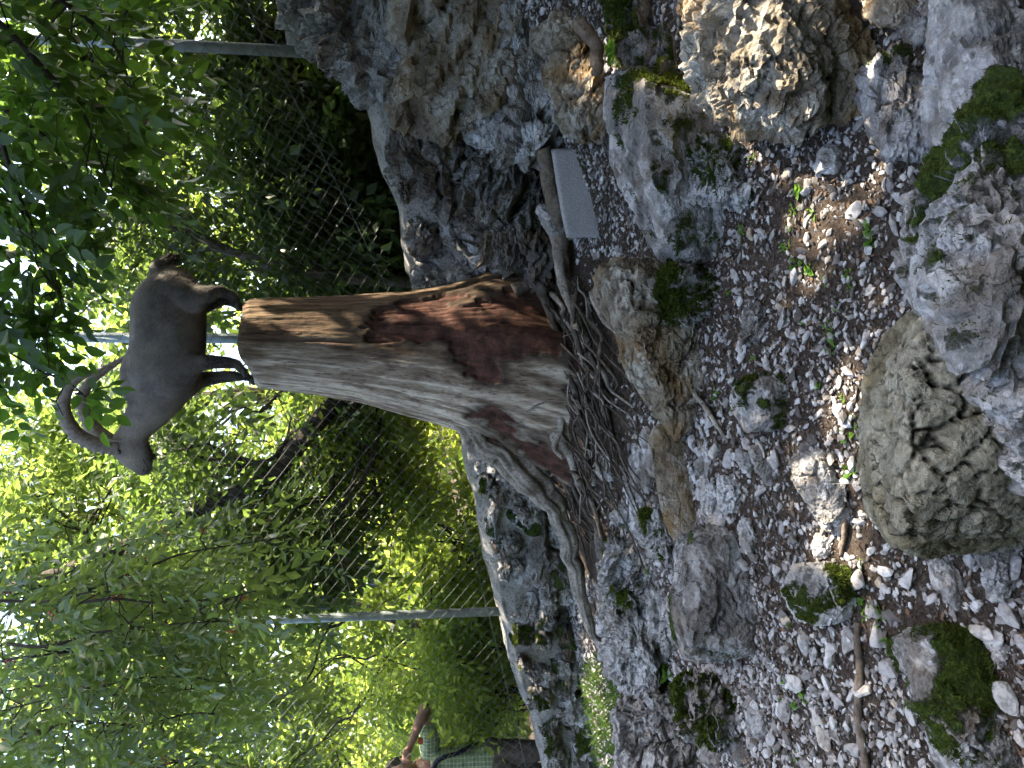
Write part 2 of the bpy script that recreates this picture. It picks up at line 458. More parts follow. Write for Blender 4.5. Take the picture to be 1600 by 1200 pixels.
def make_rock(name, label, P, mat, sub=5, sharp=16, amp=.05, freq=3.0, seed=0, moss=0.0, mdir=(0, 0, 1), crack=0.0, cfreq=3.0, strata=0.0,
              parent=None, group=None, cat='boulder', mside=None, flat=1.0, tuft=True, pit=0.0, cstretch=(1, 1, 1), rough=1.0, sm=False):
    P = np.asarray(P, float)
    c, N, D = hull_planes(P)
    if parent is None: HULLS.append((c, N, D))
    rq = np.random.default_rng(seed + 77)
    En = rq.normal(size=(26, 3)); En /= np.linalg.norm(En, axis=1, keepdims=True)
    sup = ((P - c) @ En.T).max(axis=0)
    if sharp < 50:
        N = np.vstack([N, En]); D = np.concatenate([D, sup * rq.uniform(.80, .98, 26)])
    sharp = max(sharp, 16) * 2.4
    D = D * 1.055
    S, T = ico(sub)
    ext = np.ptp(P, axis=0); ext = ext / ext.max()
    q = S * ext; q /= np.linalg.norm(q, axis=1, keepdims=True)
    k = np.maximum(q @ N.T, 0) / D[None, :]
    m = k.max(axis=1, keepdims=True)
    r = 1.0 / (m[:, 0] * ((k / m) ** sharp).sum(axis=1) ** (1.0 / sharp))
    V = c + q * r[:, None]
    size = float(np.ptp(P, axis=0).mean())
    Nn = vnormals(V, T)
    L = V / size
    bed = np.array([rq.normal(0, .5), rq.normal(0, .35), 1.0]); bed /= np.linalg.norm(bed)
    wq = L + .045 * np.stack([fbm(L * 3 + o, seed + 40 + o, 3) for o in (1, 2, 3)], 1)
    wq = wq + bed * (wq @ bed)[:, None] * (.9 + 1.6 * strata)
    f1, e1, c1 = facets(wq * freq * .62 + seed, seed + 11); f2, e2_, c2 = facets(wq * freq * 1.7 + seed, seed + 12); f3, _, c3 = facets(wq * freq * 4.2 + seed, seed + 14)
    h = amp * size * rough * (1.45 * f1 + .72 * f2 + .26 * f3)
    h -= amp * size * rough * (1.7 * (1 - smooth(0, .06, e1)) * smooth(-.3, .4, vnoise(L * 2.5, seed + 15)) + .35 * (1 - smooth(0, .08, e2_)) * smooth(-.1, .5, vnoise(L * 5, seed + 16)))
    h += amp * size * .16 * fbm(L * freq * 2.2 + 5, seed + 3, 5, .62, True) * .5
    tone = np.clip(smooth(.45, .8, c2) * .8 + smooth(.6, .9, c3) * .5, 0, 1)
    ck = np.zeros(len(V))
    if crack > 0:
        warp = np.stack([vnoise(L * 4 + o, seed + 20 + o) for o in (1, 2, 3)], 1) * .22
        u1, u2, _ = worley((L + warp * .35) * cfreq * np.asarray(cstretch), seed + 5)
        e = u2 - u1
        h += crack * size * (.014 * (1 - u1) - .030 * (1 - smooth(.0, .07, e)))
        x1, x2, _ = worley((L + warp * .4) * cfreq * 2.3 * np.asarray(cstretch), seed + 6)
        e2 = x2 - x1
        h -= crack * size * .008 * (1 - smooth(0, .07, e2))
        ck = np.maximum((1 - smooth(.0, .07, e)), .5 * (1 - smooth(.0, .06, e2))) * min(1, crack)
    if pit > 0:
        p1, p2, _ = worley(L * 9 + seed, seed + 50)
        h -= pit * size * .03 * (1 - smooth(.15, .45, p1)) * smooth(-.2, .4, vnoise(L * 3, seed + 51))
    if strata > 0:
        zz = V[:, 2] / size * 9 + 1.2 * fbm(L * 2.2, seed + 7, 3) + V[:, 0] / size * 2
        fz = zz % 1; h += strata * size * .028 * (fz - 1.0 * smooth(.78, .98, fz) - .4) * (.5 + .7 * smooth(-.4, .4, vnoise(L * 3 + 4, seed + 8)))
    h += size * .005 * fbm(L * freq * 8, seed + 13, 4, .65)
    V = V + Nn * h[:, None]
    Nn = vnormals(V, T)
    ms = np.zeros(len(V))
    if moss > 0:
        md = np.asarray(mdir, float); md /= np.linalg.norm(md)
        up = Nn @ md
        ms = np.clip(.5 * up + .9 * fbm(L * 2.6 + 9, seed + 30, 4) * .6 + moss - .45, 0, 1)
    base = np.array([c[0], c[1], V[:, 2].min()])
    o = obj(name, V, T, mat, parent, {'moss': ms, 'crack': ck, 'tone': tone}, sm, base if parent is None else None)
    if label: tagit(o, label, cat, group)
    if moss > .3 and tuft: MOSSB.append((o, V, T, Nn, ms))
    return o

def outline_points(out, Y=None, k=None, f=.12, crease=(), ground=True, tilt=.6, shrink=.82, foot=.85):
    o2 = np.array([p[:2] for p in out], float)
    xm = o2[:, 0].max(); xr = max(np.ptp(o2[:, 0]), 1)
    if Y is None:
        i = int(np.argmax(o2[:, 0])); Y = on_ground(min(o2[i, 0], 1900), o2[i, 1])[1]
    pm = px(W(o2[:, 0].mean(), o2[:, 1].mean(), Y))
    size = .5 * (np.ptp(o2[:, 0]) + np.ptp(o2[:, 1])) * pm
    if k is None: k = .75 * size
    Q = []
    cx, cy = o2.mean(axis=0)
    for p in out:
        d = p[2] if len(p) > 2 else tilt * k * (xm - p[0]) / xr
        Q.append(W(p[0], p[1], Y + d))
        bx, by = cx + (p[0] - cx) * shrink, cy + (p[1] - cy) * shrink
        Q.append(W(bx, by, Y + max(d, 0) * .6 + k * .8))
        if f: Q.append(W(cx + (p[0] - cx) * .6, cy + (p[1] - cy) * .6, Y + d * .75 - f * size))
    for p in crease: Q.append(W(p[0], p[1], Y + p[2]))
    Q = np.array(Q)
    if ground:
        c = Q.mean(axis=0)
        X = c[0] + (Q[:, 0] - c[0]) * foot; YY = c[1] + (Q[:, 1] - c[1]) * foot
        z = ground_z(X, YY) - .05
        E = np.stack([X, YY, np.minimum(z, Q[:, 2].min() + .03)], 1)
        Q = np.vstack([Q, E])
    return Q

RK = [
 # label, outline, material, options
 ('huge cracked olive-grey boulder split into rounded knobs, no moss on it', [(1345, 560), (1333, 690), (1372, 505), (1400, 482), (1345, 800), (1372, 862), (1440, 868), (1540, 845), (1620, 800), (1690, 700), (1680, 540), (1500, 470)], 'olive', dict(Y=1.82, k=.42, sub=7, crack=1.5, cfreq=8.0, amp=.04, rough=.22, sm=True, f=.10, crease=[(1385, 560, -.02), (1382, 700, -.02), (1388, 820, .0)], cstretch=(1, 1, 1))),
 ('huge rough grey boulder with thick moss, leaning against the cracked boulder', [(1432, 318), (1420, 420), (1438, 540), (1490, 605), (1540, 680), (1610, 742), (1720, 700), (1760, 400), (1700, 180), (1600, 110), (1540, 140), (1470, 280)], 'rock', dict(rough=0.75, Y=1.55, k=.4, sub=7, moss=.50, mdir=(.55, -.6, .45), amp=.06, freq=4, crease=[(1500, 420, -.08), (1530, 560, -.06)], pit=1.0)),
 ('grey rock wedged between the white slab and the big mossy boulder', [(1405, 310), (1400, 390), (1412, 412), (1465, 420), (1500, 350), (1470, 298)], 'rock', dict(Y=1.92, k=.2)),
 ('long smooth white limestone slab lying beside the big mossy boulder', [(1462, -60), (1455, 60), (1448, 130), (1452, 190), (1480, 300), (1510, 312), (1548, 180), (1568, 130), (1540, 60), (1545, -40)], 'pale', dict(rough=0.5, Y=1.95, k=.3, crack=.5, cfreq=2.2, amp=.035, strata=.5)),
 ('grey boulder with a mossy hollow face and a sunlit shoulder', [(1347, 80), (1335, 130), (1350, 170), (1375, 240), (1400, 270), (1432, 267), (1458, 225), (1455, 130), (1405, 75), (1380, 58)], 'rock', dict(moss=.40, mdir=(.5, -.8, -.2), pit=1, amp=.05)),
 ('small sunlit tan boulder resting above the white slab', [(1354, 0), (1350, 20), (1375, 42), (1415, 46), (1425, 0), (1390, -40)], 'brown', dict(amp=.06)),
 ('large layered boulder with ochre front and white sunlit top', [(1062, -70), (1064, 0), (1075, 75), (1092, 112), (1142, 187), (1205, 190), (1290, 206), (1308, 150), (1348, 95), (1352, 55), (1335, 0), (1310, -70)], 'brown', dict(sub=7, k=.5, crack=.55, cfreq=4.2, amp=.05, strata=.9, crease=[(1165, 60, .02), (1170, 140, .0), (1150, -40, .05)], tilt=.9)),
 ('white wedge rock with mossy top at the foot of the leaning slab', [(1056, 289), (1066, 262), (1099, 212), (1145, 226), (1167, 300), (1165, 327), (1090, 326), (1068, 322)], 'pale', dict(moss=.42, mdir=(.3, .2, .9), crack=.5, cfreq=3, amp=.07)),
 ('big pale leaning slab with a flat upper face and dark mossy underside', [(948, 108), (944, 160), (946, 230), (966, 300), (1046, 426), (1068, 402), (1112, 368), (1116, 325), (1085, 200), (1015, 118), (1000, 98)], 'rock', dict(rough=0.5, sub=7, k=.35, f=.02, amp=.03, moss=.33, mdir=(0, -1, -.2), crease=[(988, 135, -.12), (1000, 230, -.12), (1052, 415, -.05)], tilt=.5)),
 ('mossy dark boulder heap under the rock pile', [(950, -60), (948, 20), (955, 90), (1000, 120), (1050, 118), (1078, 60), (1075, -60)], 'dark', dict(Y=3.25, moss=.66, amp=.09)),
 ('brown cracked boulder with a sunlit patch beside the rock pile', [(838, 20), (830, 90), (842, 145), (880, 192), (905, 224), (940, 226), (948, 160), (928, 80), (905, 10), (860, -10)], 'brown', dict(Y=3.55, k=.4, crack=.8, cfreq=3.0, amp=.04, sub=7)),
 ('big pale rough boulder in the rock pile above the brown cracked one', [(712, -70), (705, 60), (700, 150), (712, 196), (760, 226), (830, 272), (846, 286), (864, 236), (850, 150), (842, 60), (850, -50)], 'pale', dict(Y=3.85, k=.5, f=.03, amp=.05, freq=4, pit=1.3, strata=.6, sub=7)),
 ('overhanging rock with pale shelf and smooth brown underside', [(570, -70), (575, 80), (588, 150), (622, 212), (664, 214), (702, 204), (706, 100), (705, -60)], 'brown', dict(Y=4.05, k=.45, f=0, amp=.045, crease=[(640, 150, -.16), (632, 60, -.16), (628, -40, -.16)], ground=True, sub=7, strata=.6)),
 ('topmost grey boulder of the rock pile below the fence post', [(424, -70), (431, 5), (466, 62), (520, 116), (577, 160), (586, 120), (582, 30), (578, -60)], 'rock', dict(Y=4.12, k=.45, f=0, amp=.07, freq=4, crease=[(520, 60, -.1), (545, 120, -.1), (500, -30, -.1)], strata=.9, sub=7)),
 ('rough grey boulder under the wall coping next to the stump', [(655, 402), (690, 392), (712, 415), (715, 450), (690, 470), (660, 455)], 'rock', dict(Y=4.5, k=.3, amp=.08)),
 ('pale angular boulder beside the dark leaning rock', [(680, 335), (700, 320), (735, 345), (757, 400), (752, 428), (715, 420), (688, 380)], 'pale', dict(Y=4.42, k=.25, amp=.07)),
 ('dark leaning rock slab shading the hollow behind the stump', [(700, 228), (722, 222), (762, 262), (800, 330), (850, 420), (850, 452), (800, 450), (745, 400), (710, 320)], 'dark', dict(Y=4.2, k=.3, amp=.08, moss=.3, strata=.8, sub=7, pit=1)),
 ('rough grey boulder at the top edge of the wall', [(592, 182), (600, 170), (640, 200), (700, 232), (705, 280), (680, 330), (640, 300), (615, 250)], 'dark', dict(Y=4.3, k=.3, amp=.09, freq=4, strata=.6)),
 ('sharp pale splinter of rock beside the squared block', [(838, 322), (845, 318), (868, 350), (876, 372), (866, 376), (845, 345)], 'pale', dict(Y=3.95, k=.12)),
 ('mossy round boulder touching the tip of the leaning slab', [(1000, 428), (994, 470), (1010, 502), (1042, 514), (1092, 500), (1114, 470), (1108, 432), (1062, 410), (1030, 414)], 'rock', dict(moss=.52, mdir=(.6, -.5, .5), pit=1.5, amp=.06)),
 ('long low ledge rock with pale top and ochre sunlit front', [(918, 398), (955, 396), (1005, 470), (1062, 560), (1080, 622), (1074, 668), (1050, 682), (1030, 660), (985, 592), (955, 520), (928, 440)], 'brown', dict(rough=0.7, sub=7, k=.22, f=.02, amp=.035, crack=.7, cfreq=4, crease=[(952, 425, -.06), (985, 515, -.08), (1012, 600, -.08), (1040, 655, -.05)], tilt=.5)),
 ('small oblong pale rock half sunk in the open gravel', [(1155, 502), (1160, 482), (1185, 479), (1194, 510), (1186, 542), (1163, 537)], 'rock', dict(amp=.08)),
 ('cube-like rock with one mossy face alone on the gravel', [(1140, 605), (1150, 588), (1190, 580), (1219, 590), (1227, 640), (1216, 673), (1165, 674), (1143, 640)], 'rock', dict(rough=0.5, moss=.44, mdir=(.7, -.6, 0), amp=.045, sharp=24)),
 ('narrow brown plank-shaped slab lying beside the blocky boulder', [(1012, 668), (1034, 656), (1088, 790), (1096, 856), (1054, 858), (1034, 800)], 'brown', dict(rough=.4, k=.12, f=.02, amp=.03)),
 ('big blocky grey boulder with flat pale top', [(1050, 860), (1052, 835), (1082, 824), (1142, 828), (1155, 850), (1178, 930), (1184, 1000), (1152, 1032), (1082, 1036), (1056, 1010), (1046, 930)], 'rock', dict(rough=0.45, sub=7, k=.4, f=.03, amp=.045, sharp=22, crease=[(1075, 850, .02), (1075, 930, -.02), (1080, 1015, .02)], moss=.22, crack=.35, cfreq=4)),
 ('pale weathered boulder at the end of the long root', [(935, 990), (928, 1005), (946, 1062), (986, 1082), (1036, 1042), (1042, 1000), (1012, 955), (968, 948)], 'pale', dict(amp=.08, crack=.5, pit=1)),
 ('fissured grey boulder beside the grass patch', [(968, 1090), (962, 1150), (965, 1240), (1052, 1240), (1088, 1190), (1082, 1110), (1042, 1085)], 'rock', dict(amp=.06, crack=1.0, cfreq=5, pit=1)),
 ('mossy knobbly boulder in front of the fissured grey one', [(1052, 1060), (1050, 1100), (1070, 1150), (1095, 1172), (1142, 1166), (1148, 1120), (1130, 1075), (1092, 1054)], 'rock', dict(amp=.08, moss=.48, mdir=(.5, -.6, .3), pit=1)),
 ('mossy cube-shaped boulder with white side next to the dark stick', [(1228, 890), (1225, 930), (1245, 965), (1280, 977), (1322, 970), (1334, 930), (1326, 890), (1270, 876)], 'pale', dict(rough=0.5, amp=.06, moss=.55, mdir=(.3, -.9, .0), sharp=20)),
 ('flat grey-green slab with a pad of dark moss', [(1195, 800), (1193, 930), (1215, 957), (1288, 890), (1288, 790), (1240, 742)], 'rock', dict(rough=0.4, amp=.03, k=.3, f=.0, moss=.40, mdir=(.4, -.8, .2), tilt=1.3)),
 ('white edged slab tilted against the mossy flat one', [(1235, 715), (1235, 742), (1300, 842), (1320, 830), (1318, 780), (1292, 708), (1260, 696)], 'pale', dict(rough=0.6, amp=.05, crack=.6, k=.2)),
 ('long flat boulder covered in dark moss', [(1405, 980), (1400, 1010), (1432, 1060), (1452, 1180), (1472, 1240), (1532, 1210), (1538, 1060), (1522, 990), (1482, 964), (1430, 960)], 'rock', dict(rough=0.6, sub=7, amp=.05, moss=.62, mdir=(.3, -.5, .6), k=.32)),
 ('small rounded mossy rock leaning on the long mossy boulder', [(1517, 1130), (1512, 1180), (1522, 1240), (1572, 1230), (1576, 1150), (1552, 1115)], 'dark', dict(amp=.06, moss=.66)),
 ('smooth grey wedge stone between gravel and the cracked boulder', [(1452, 870), (1455, 910), (1490, 962), (1499, 940), (1492, 880), (1475, 859)], 'rock', dict(amp=.03)),
 ('pale angular stone with a flat light top near the cracked boulder', [(1515, 850), (1520, 870), (1550, 937), (1582, 930), (1582, 850), (1550, 829)], 'pale', dict(amp=.04, sharp=24)),
 ('low pale ledge stone behind the blocky boulder', [(1003, 890), (1005, 960), (1020, 1012), (1046, 1032), (1052, 1000), (1042, 940), (1030, 888)], 'pale', dict(amp=.08, crack=.5)),
 ('mossy stone between roots and the blocky boulder', [(1000, 800), (998, 850), (1036, 868), (1048, 830), (1037, 788)], 'rock', dict(amp=.07, moss=.55)),
 ('lumpy mossy stone directly under the long root', [(937, 842), (927, 880), (950, 952), (1000, 945), (1008, 880), (980, 840)], 'rock', dict(amp=.1, moss=.40, pit=1)),
 ('dark stone under the grass edge by the long root', [(985, 1030), (978, 1060), (1000, 1085), (1040, 1070), (1040, 1035), (1010, 1020)], 'dark', dict(amp=.09, moss=.3)),
 ('small pale wedge standing in gravel near the layered boulder', [(1270, 252), (1285, 225), (1299, 228), (1312, 265), (1296, 274), (1272, 270)], 'pale', dict(amp=.05, sharp=24)),
 ('flat pale stone beside the cube-like rock', [(1150, 700), (1148, 716), (1160, 742), (1176, 736), (1172, 706)], 'pale', dict(amp=.06)),
 ('long white splinter stone near the white edged slab', [(1168, 700), (1172, 694), (1204, 748), (1206, 762), (1196, 762), (1176, 728)], 'pale', dict(amp=.04, k=.05)),
 ('blocky white stone beside the plank-shaped slab', [(1118, 775), (1122, 740), (1142, 736), (1152, 770), (1146, 800), (1126, 802)], 'pale', dict(amp=.06)),
 ('tall pale stone leaning near the blocky boulder', [(1090, 752), (1096, 740), (1112, 742), (1120, 790), (1112, 812), (1096, 800)], 'pale', dict(amp=.06)),
 ('small pale stone tucked under the blocky boulder', [(1152, 822), (1156, 808), (1174, 812), (1180, 852), (1168, 866), (1156, 850)], 'pale', dict(amp=.06)),
 ('white lump among the roots under the stump', [(934, 608), (938, 594), (952, 596), (956, 618), (946, 628), (936, 622)], 'pale', dict(amp=.08, Y=3.98)),
 ('grey stone at the edge of the long mossy boulder', [(1545, 1015), (1548, 1000), (1562, 1002), (1572, 1030), (1560, 1042), (1548, 1034)], 'pale', dict(amp=.06)),
 ('brown-grey stone half buried next to the white edged slab', [(1268, 848), (1272, 832), (1292, 836), (1298, 864), (1284, 874), (1270, 866)], 'pale', dict(amp=.05)),
 ('mossy dark rock in the gap beside the sunlit layered boulder', [(1010, 120), (1002, 150), (1030, 200), (1062, 210), (1082, 190), (1078, 130), (1045, 105)], 'dark', dict(amp=.09, moss=.55, Y=3.12)),
 ('brown rock beneath the layered boulder, above the white slab', [(1410, 20), (1408, 60), (1430, 75), (1452, 60), (1455, 10), (1430, 0)], 'dark', dict(amp=.07)),
]
for i, (lab, out, mt, op) in enumerate(RK):
    op = dict(op)
    pk = {k: op.pop(k) for k in ('Y', 'k', 'f', 'crease', 'ground', 'tilt', 'shrink', 'foot') if k in op}
    Q = outline_points(out, **pk)
    w = max(np.ptp([p[0] for p in out]), np.ptp([p[1] for p in out]))
    op['sub'] = 7 if i in (0, 1, 6) else (6 if w > 105 else (5 if w > 60 else 4))
    op.setdefault('amp', .05)
    small = w < 70
    make_rock('stone' if small else 'boulder', lab, Q, M[mt], seed=100 + i * 7, cat='stone' if small else 'boulder', **op)

# flat stones packed like steps below the roots
rl = np.random.default_rng(77); nled = 0
for k in range(34):
    if k < 17: x0, y0 = rl.uniform(1005, 1120), rl.uniform(700, 850)
    elif k < 27: x0, y0 = rl.uniform(935, 1010), rl.uniform(700, 960)
    else: x0, y0 = rl.uniform(1090, 1200), rl.uniform(1030, 1200)
    w_, h_ = rl.uniform(22, 48), rl.uniform(9, 17); sk_ = rl.uniform(-.1, .45)
    out = [(x0 + h_ * math.sin(a) * (1 if math.sin(a) > 0 else 1.1) + sk_ * w_ * math.cos(a) * .5, y0 + w_ * math.copysign(abs(math.cos(a)) ** .6, math.cos(a))) for a in np.sort(rl.uniform(0, 6.28, 9))]
    Q = outline_points(out, k=rl.uniform(.10, .2), f=.05)
    zone = ('below the tangled roots, beside the plank-shaped slab', 'between the long root and the blocky boulder', 'beside the mossy knobbly boulder')[0 if k < 17 else (1 if k < 27 else 2)]
    make_rock('ledge_stone', 'flat pale stone packed like a step ' + zone, Q, M[['rock', 'pale', 'pale', 'dark'][k % 4]], sub=4, sharp=22, amp=.06, seed=4000 + 9 * k, rough=.7, cat='stone', group='flat stones packed like steps')
# squared granite block in the rock pile
t = NT('granite'); geo = t.node('ShaderNodeNewGeometry').outputs['Position']
n1 = t.noise(geo, 140, 4, .7); n2 = t.noise(geo, 12, 4, .6)
c = t.ramp(n1, [(.35, (.17, .17, .18)), (.5, (.29, .29, .305)), (.65, (.40, .40, .42))])
c = t.mix(t.math('MULTIPLY', n2, .4), c, (.30, .28, .26))
M['granite'] = t.done(c, .85, t.bump(n1, .5, .008), .25)
bq = [W(x, y, Y) for Y, s in ((3.82, 0), (4.08, 6)) for x, y in ((864 + s, 237 + s), (886 + s, 368 - s), (944, 368 - s), (944, 236 + s))]
blk = np.array(bq); blk = np.vstack([blk, np.stack([blk[:, 0], blk[:, 1], ground_z(blk[:, 0], blk[:, 1]) - .03], 1)])
make_rock('stone_block', 'squared pale grey granite block set at the foot of the rock pile', blk, M['granite'], sub=5, sharp=60, amp=.008, freq=3, seed=901, cat='block', rough=.1, sm=True)

# loose stones: many alike, smaller than the named ones
stone_meshes = []
S3, T3 = ico(3)
for s in range(14):
    r = np.random.default_rng(500 + s)
    N_ = r.normal(size=(13, 3)); N_ /= np.linalg.norm(N_, axis=1, keepdims=True); D_ = r.uniform(.55, 1.0, 13)
    k = np.maximum(S3 @ N_.T, 1e-4) / D_; rr = 1 / ((k ** 18).sum(1) ** (1 / 18))
    Vs = S3 * np.minimum(rr, 1.3)[:, None] * np.array([1.25, .85, .5])
    Vs += Vs * (.05 * fbm(Vs * 4, s, 3))[:, None]
    stone_meshes.append(Vs)
# ------------------------------------------------------------------ mortared stone wall along the fence
WTs = spline(WT, 160)
wall = thing('stone_wall', 'low mortared wall of rough grey stones with concrete coping under the fence', 'wall', (WTs[60][0], WTs[60][1], 0))
tan_ = np.gradient(WTs, axis=0); tan_[:, 2] = 0; tan_ /= np.linalg.norm(tan_, axis=1, keepdims=True)
fr = np.stack([-tan_[:, 1], tan_[:, 0], np.zeros(len(tan_))], 1)
fr *= np.sign(-fr[:, 1:2])            # towards the enclosure
# core: top slightly rounded, front face leaning
prof = [(-.42, None), (-.40, -.06), (-.30, -.005), (-.15, .004), (-.03, -.012), (.03, -.06), (.04, -.10), (.05, None)]
rows = []
for i in range(len(WTs)):
    row = []
    for a, h in prof:
        p = WTs[i] + fr[i] * a
        z = ground_z(p[0], p[1])[0] - .2 if h is None else WTs[i][2] + h
        row.append((p[0], p[1], z))
    rows.append(row)
CW = np.array(rows); nr, npf = CW.shape[:2]
# resample the profile finely so it can be roughened
fine = []
for i in range(nr):
    segs = []
    for j in range(npf - 1):
        n = 16 if j in (0, npf - 2) else 4
        segs.append(CW[i, j] + (CW[i, j + 1] - CW[i, j]) * (np.arange(n) / n)[:, None])
    segs.append(CW[i, -1:]); fine.append(np.vstack(segs))
CW = np.array(fine); nr, npf = CW.shape[:2]
V = CW.reshape(-1, 3)
V = V + np.repeat(fr, npf, 0) * (.030 * fbm(V * 7, 61, 5))[:, None] + np.array([0, 0, 1]) * (.024 * fbm(V * 4, 62, 5))[:, None]
a = (np.arange(nr - 1)[:, None] * npf + np.arange(npf - 1)[None, :]).ravel()
Q = np.stack([a, a + npf, a + npf + 1, a + 1], 1)
t = NT('mortar'); geo = t.node('ShaderNodeNewGeometry').outputs['Position']
n1 = t.noise(geo, 6, 6, .65); n2 = t.noise(geo, 60, 5, .7)
c = t.ramp(n1, [(.3, (.14, .135, .125)), (.5, (.28, .275, .265)), (.7, (.36, .355, .345))])
c = t.mix(t.ramp(n2, [(.36, (.8, .8, .8)), (.52, (0, 0, 0))]), c, (.07, .065, .055))
nb = t.bump(n2, .6, .015); nb = t.bump(n1, .5, .03, nb)
M['mortar'] = t.done(c, .95, nb, .15)
obj('wall_core', V, Q, M['mortar'], wall)
# stones set into the front face, each its own piece
NAMED = {}
sd = 0
r = np.random.default_rng(42)
arc = np.concatenate([[0], np.cumsum(np.linalg.norm(np.diff(WTs[:, :2], axis=0), axis=1))])
def wall_stone(s, h, w, hh, mt, moss, seed, dep=.10, push=0.0):
    i = int(np.clip(np.searchsorted(arc, s), 1, len(arc) - 1))
    p = WTs[i]; tt = tan_[i]; f = fr[i]
    n = 11; ang = np.sort(r.uniform(0, 2 * math.pi, n)); rad = r.uniform(.85, 1.12, n)
    base = p + f * (.035 + push) + np.array([0, 0, -h])
    P_ = []
    for a_, q in zip(ang, rad):
        ca, sa = math.cos(a_), math.sin(a_)
        ca = math.copysign(abs(ca) ** .6, ca); sa = math.copysign(abs(sa) ** .6, sa)
        P_.append(base + tt * w * .5 * q * ca + np.array([0, 0, 1]) * hh * .5 * q * sa + f * r.uniform(.0, .3) * dep)
        P_.append(base + tt * w * .40 * q * ca + np.array([0, 0, 1]) * hh * .40 * q * sa + f * dep * r.uniform(.6, 1.1))
        P_.append(base + tt * w * .40 * q * ca + np.array([0, 0, 1]) * hh * .40 * q * sa - f * .08)
    make_rock('stone', None, P_, M[mt], sub=4, sharp=26, amp=.075, freq=3.0, seed=seed, moss=moss, parent=wall, tuft=moss > .5, pit=1.0, mdir=(0, -.5, .8))
s = .3
gz_front = np.array([ground_z(p[0] + f[0] * .06, p[1] + f[1] * .06)[0] for p, f in zip(WTs, fr)])
heights = WTs[:, 2] - gz_front
colm = [0.0] * 6
h0 = .11
course = 0
placed = 0
tops = np.full(len(WTs), .055)
while placed < 190 and course < 14:
    s = .15 + r.uniform(0, .2)
    while s < arc[-1] - .2:
        w = r.uniform(.16, .42) if r.random() < .7 else r.uniform(.09, .18)
        i = int(np.clip(np.searchsorted(arc, s + w / 2), 1, len(arc) - 1))
        a0, a1 = np.searchsorted(arc, s), np.searchsorted(arc, s + w)
        y_img = proj(WTs[i][None])[1][0]
        a0 += 1; a1 = max(a0 + 1, a1); h = float(np.median(tops[a0:a1])) if a0 < len(tops) else .1
        hh = r.uniform(.12, .30) if w > .18 else r.uniform(.07, .14)
        if h + hh * .4 < heights[i] and -260 < y_img < 1420 and arc[i] > .1:
            left = y_img > 640
            ms = float(np.clip(r.normal(.36 if left else .05, .2), 0, .62)) if r.random() < .75 else 0.0
            mt = r.choice(['dark', 'rock', 'rock', 'pale']) if left else r.choice(['dark', 'rock', 'rock', 'dark', 'pale'])
            wall_stone(s + w / 2, h + hh / 2, w * 1.02, hh * 1.02, mt, ms, 3000 + placed * 3, dep=r.uniform(.04, .13), push=.02 * course)
            placed += 1
        tops[a0:a1] = h + hh * .97
        s += w
    course += 1
print('wall stones', placed)
# the bright block of the wall
i = int(np.argmin(np.abs(proj(WTs)[1] - 884))); pw = W(838, 884, WTs[i][1] - .12)
make_rock('stone', None, outline_points([(800, 862), (806, 848), (845, 842), (878, 862), (882, 884), (862, 916), (822, 920), (800, 900)], Y=pw[1], k=.2, ground=False, f=.12), M['pale'], sub=5, amp=.07, seed=777, parent=wall, pit=1)
make_rock('stone', None, outline_points([(764, 716), (772, 708), (798, 716), (806, 742), (792, 752), (768, 746)], Y=5.02, k=.2, ground=False, f=.12), M['pale'], sub=4, amp=.09, seed=778, parent=wall, pit=1)

# ------------------------------------------------------------------ chain link fence
t = NT('galvanised'); n = t.noise(t.coord(), 30, 4, .6)
t.b.inputs['Metallic'].default_value = .2
M['post'] = t.done(t.ramp(n, [(.3, (.20, .25, .26)), (.7, (.30, .36, .37))]), .5, None, .4)
t = NT('wire'); t.b.inputs['Metallic'].default_value = 0
M['wire'] = t.done((.115, .135, .125), .6, None, .5)
posts_px = [(452, 80, 4.42), (668, 531, 5.02), (785, 955, 5.66), (893, 1440, 6.32)]
PB = [W(*p) for p in posts_px]
PB = [PB[0] + (PB[0] - PB[1])] + PB
fence = thing('chain_link_fence', 'tall chain link fence on round grey posts along the top of the wall', 'fence', PB[2])
FH = 2.05
for p in PB:
    p0 = p - np.array([0, 0, .12])
    V, Q = tube(np.array([p0, p + np.array([0, 0, FH])]), .031, 14)
    po = obj('post', V, Q, M['post'], fence)
    cz = p + np.array([0, 0, FH])
    V, Q = tube(np.array([cz + np.array([0, 0, .0]), cz + np.array([0, 0, .02]), cz + np.array([0, 0, .045])]), [.035, .035, .012], 14)
    c_ = obj('post_cap', V, Q, M['post'], po)
wires = []
PIT = .082    # diamond width along the fence
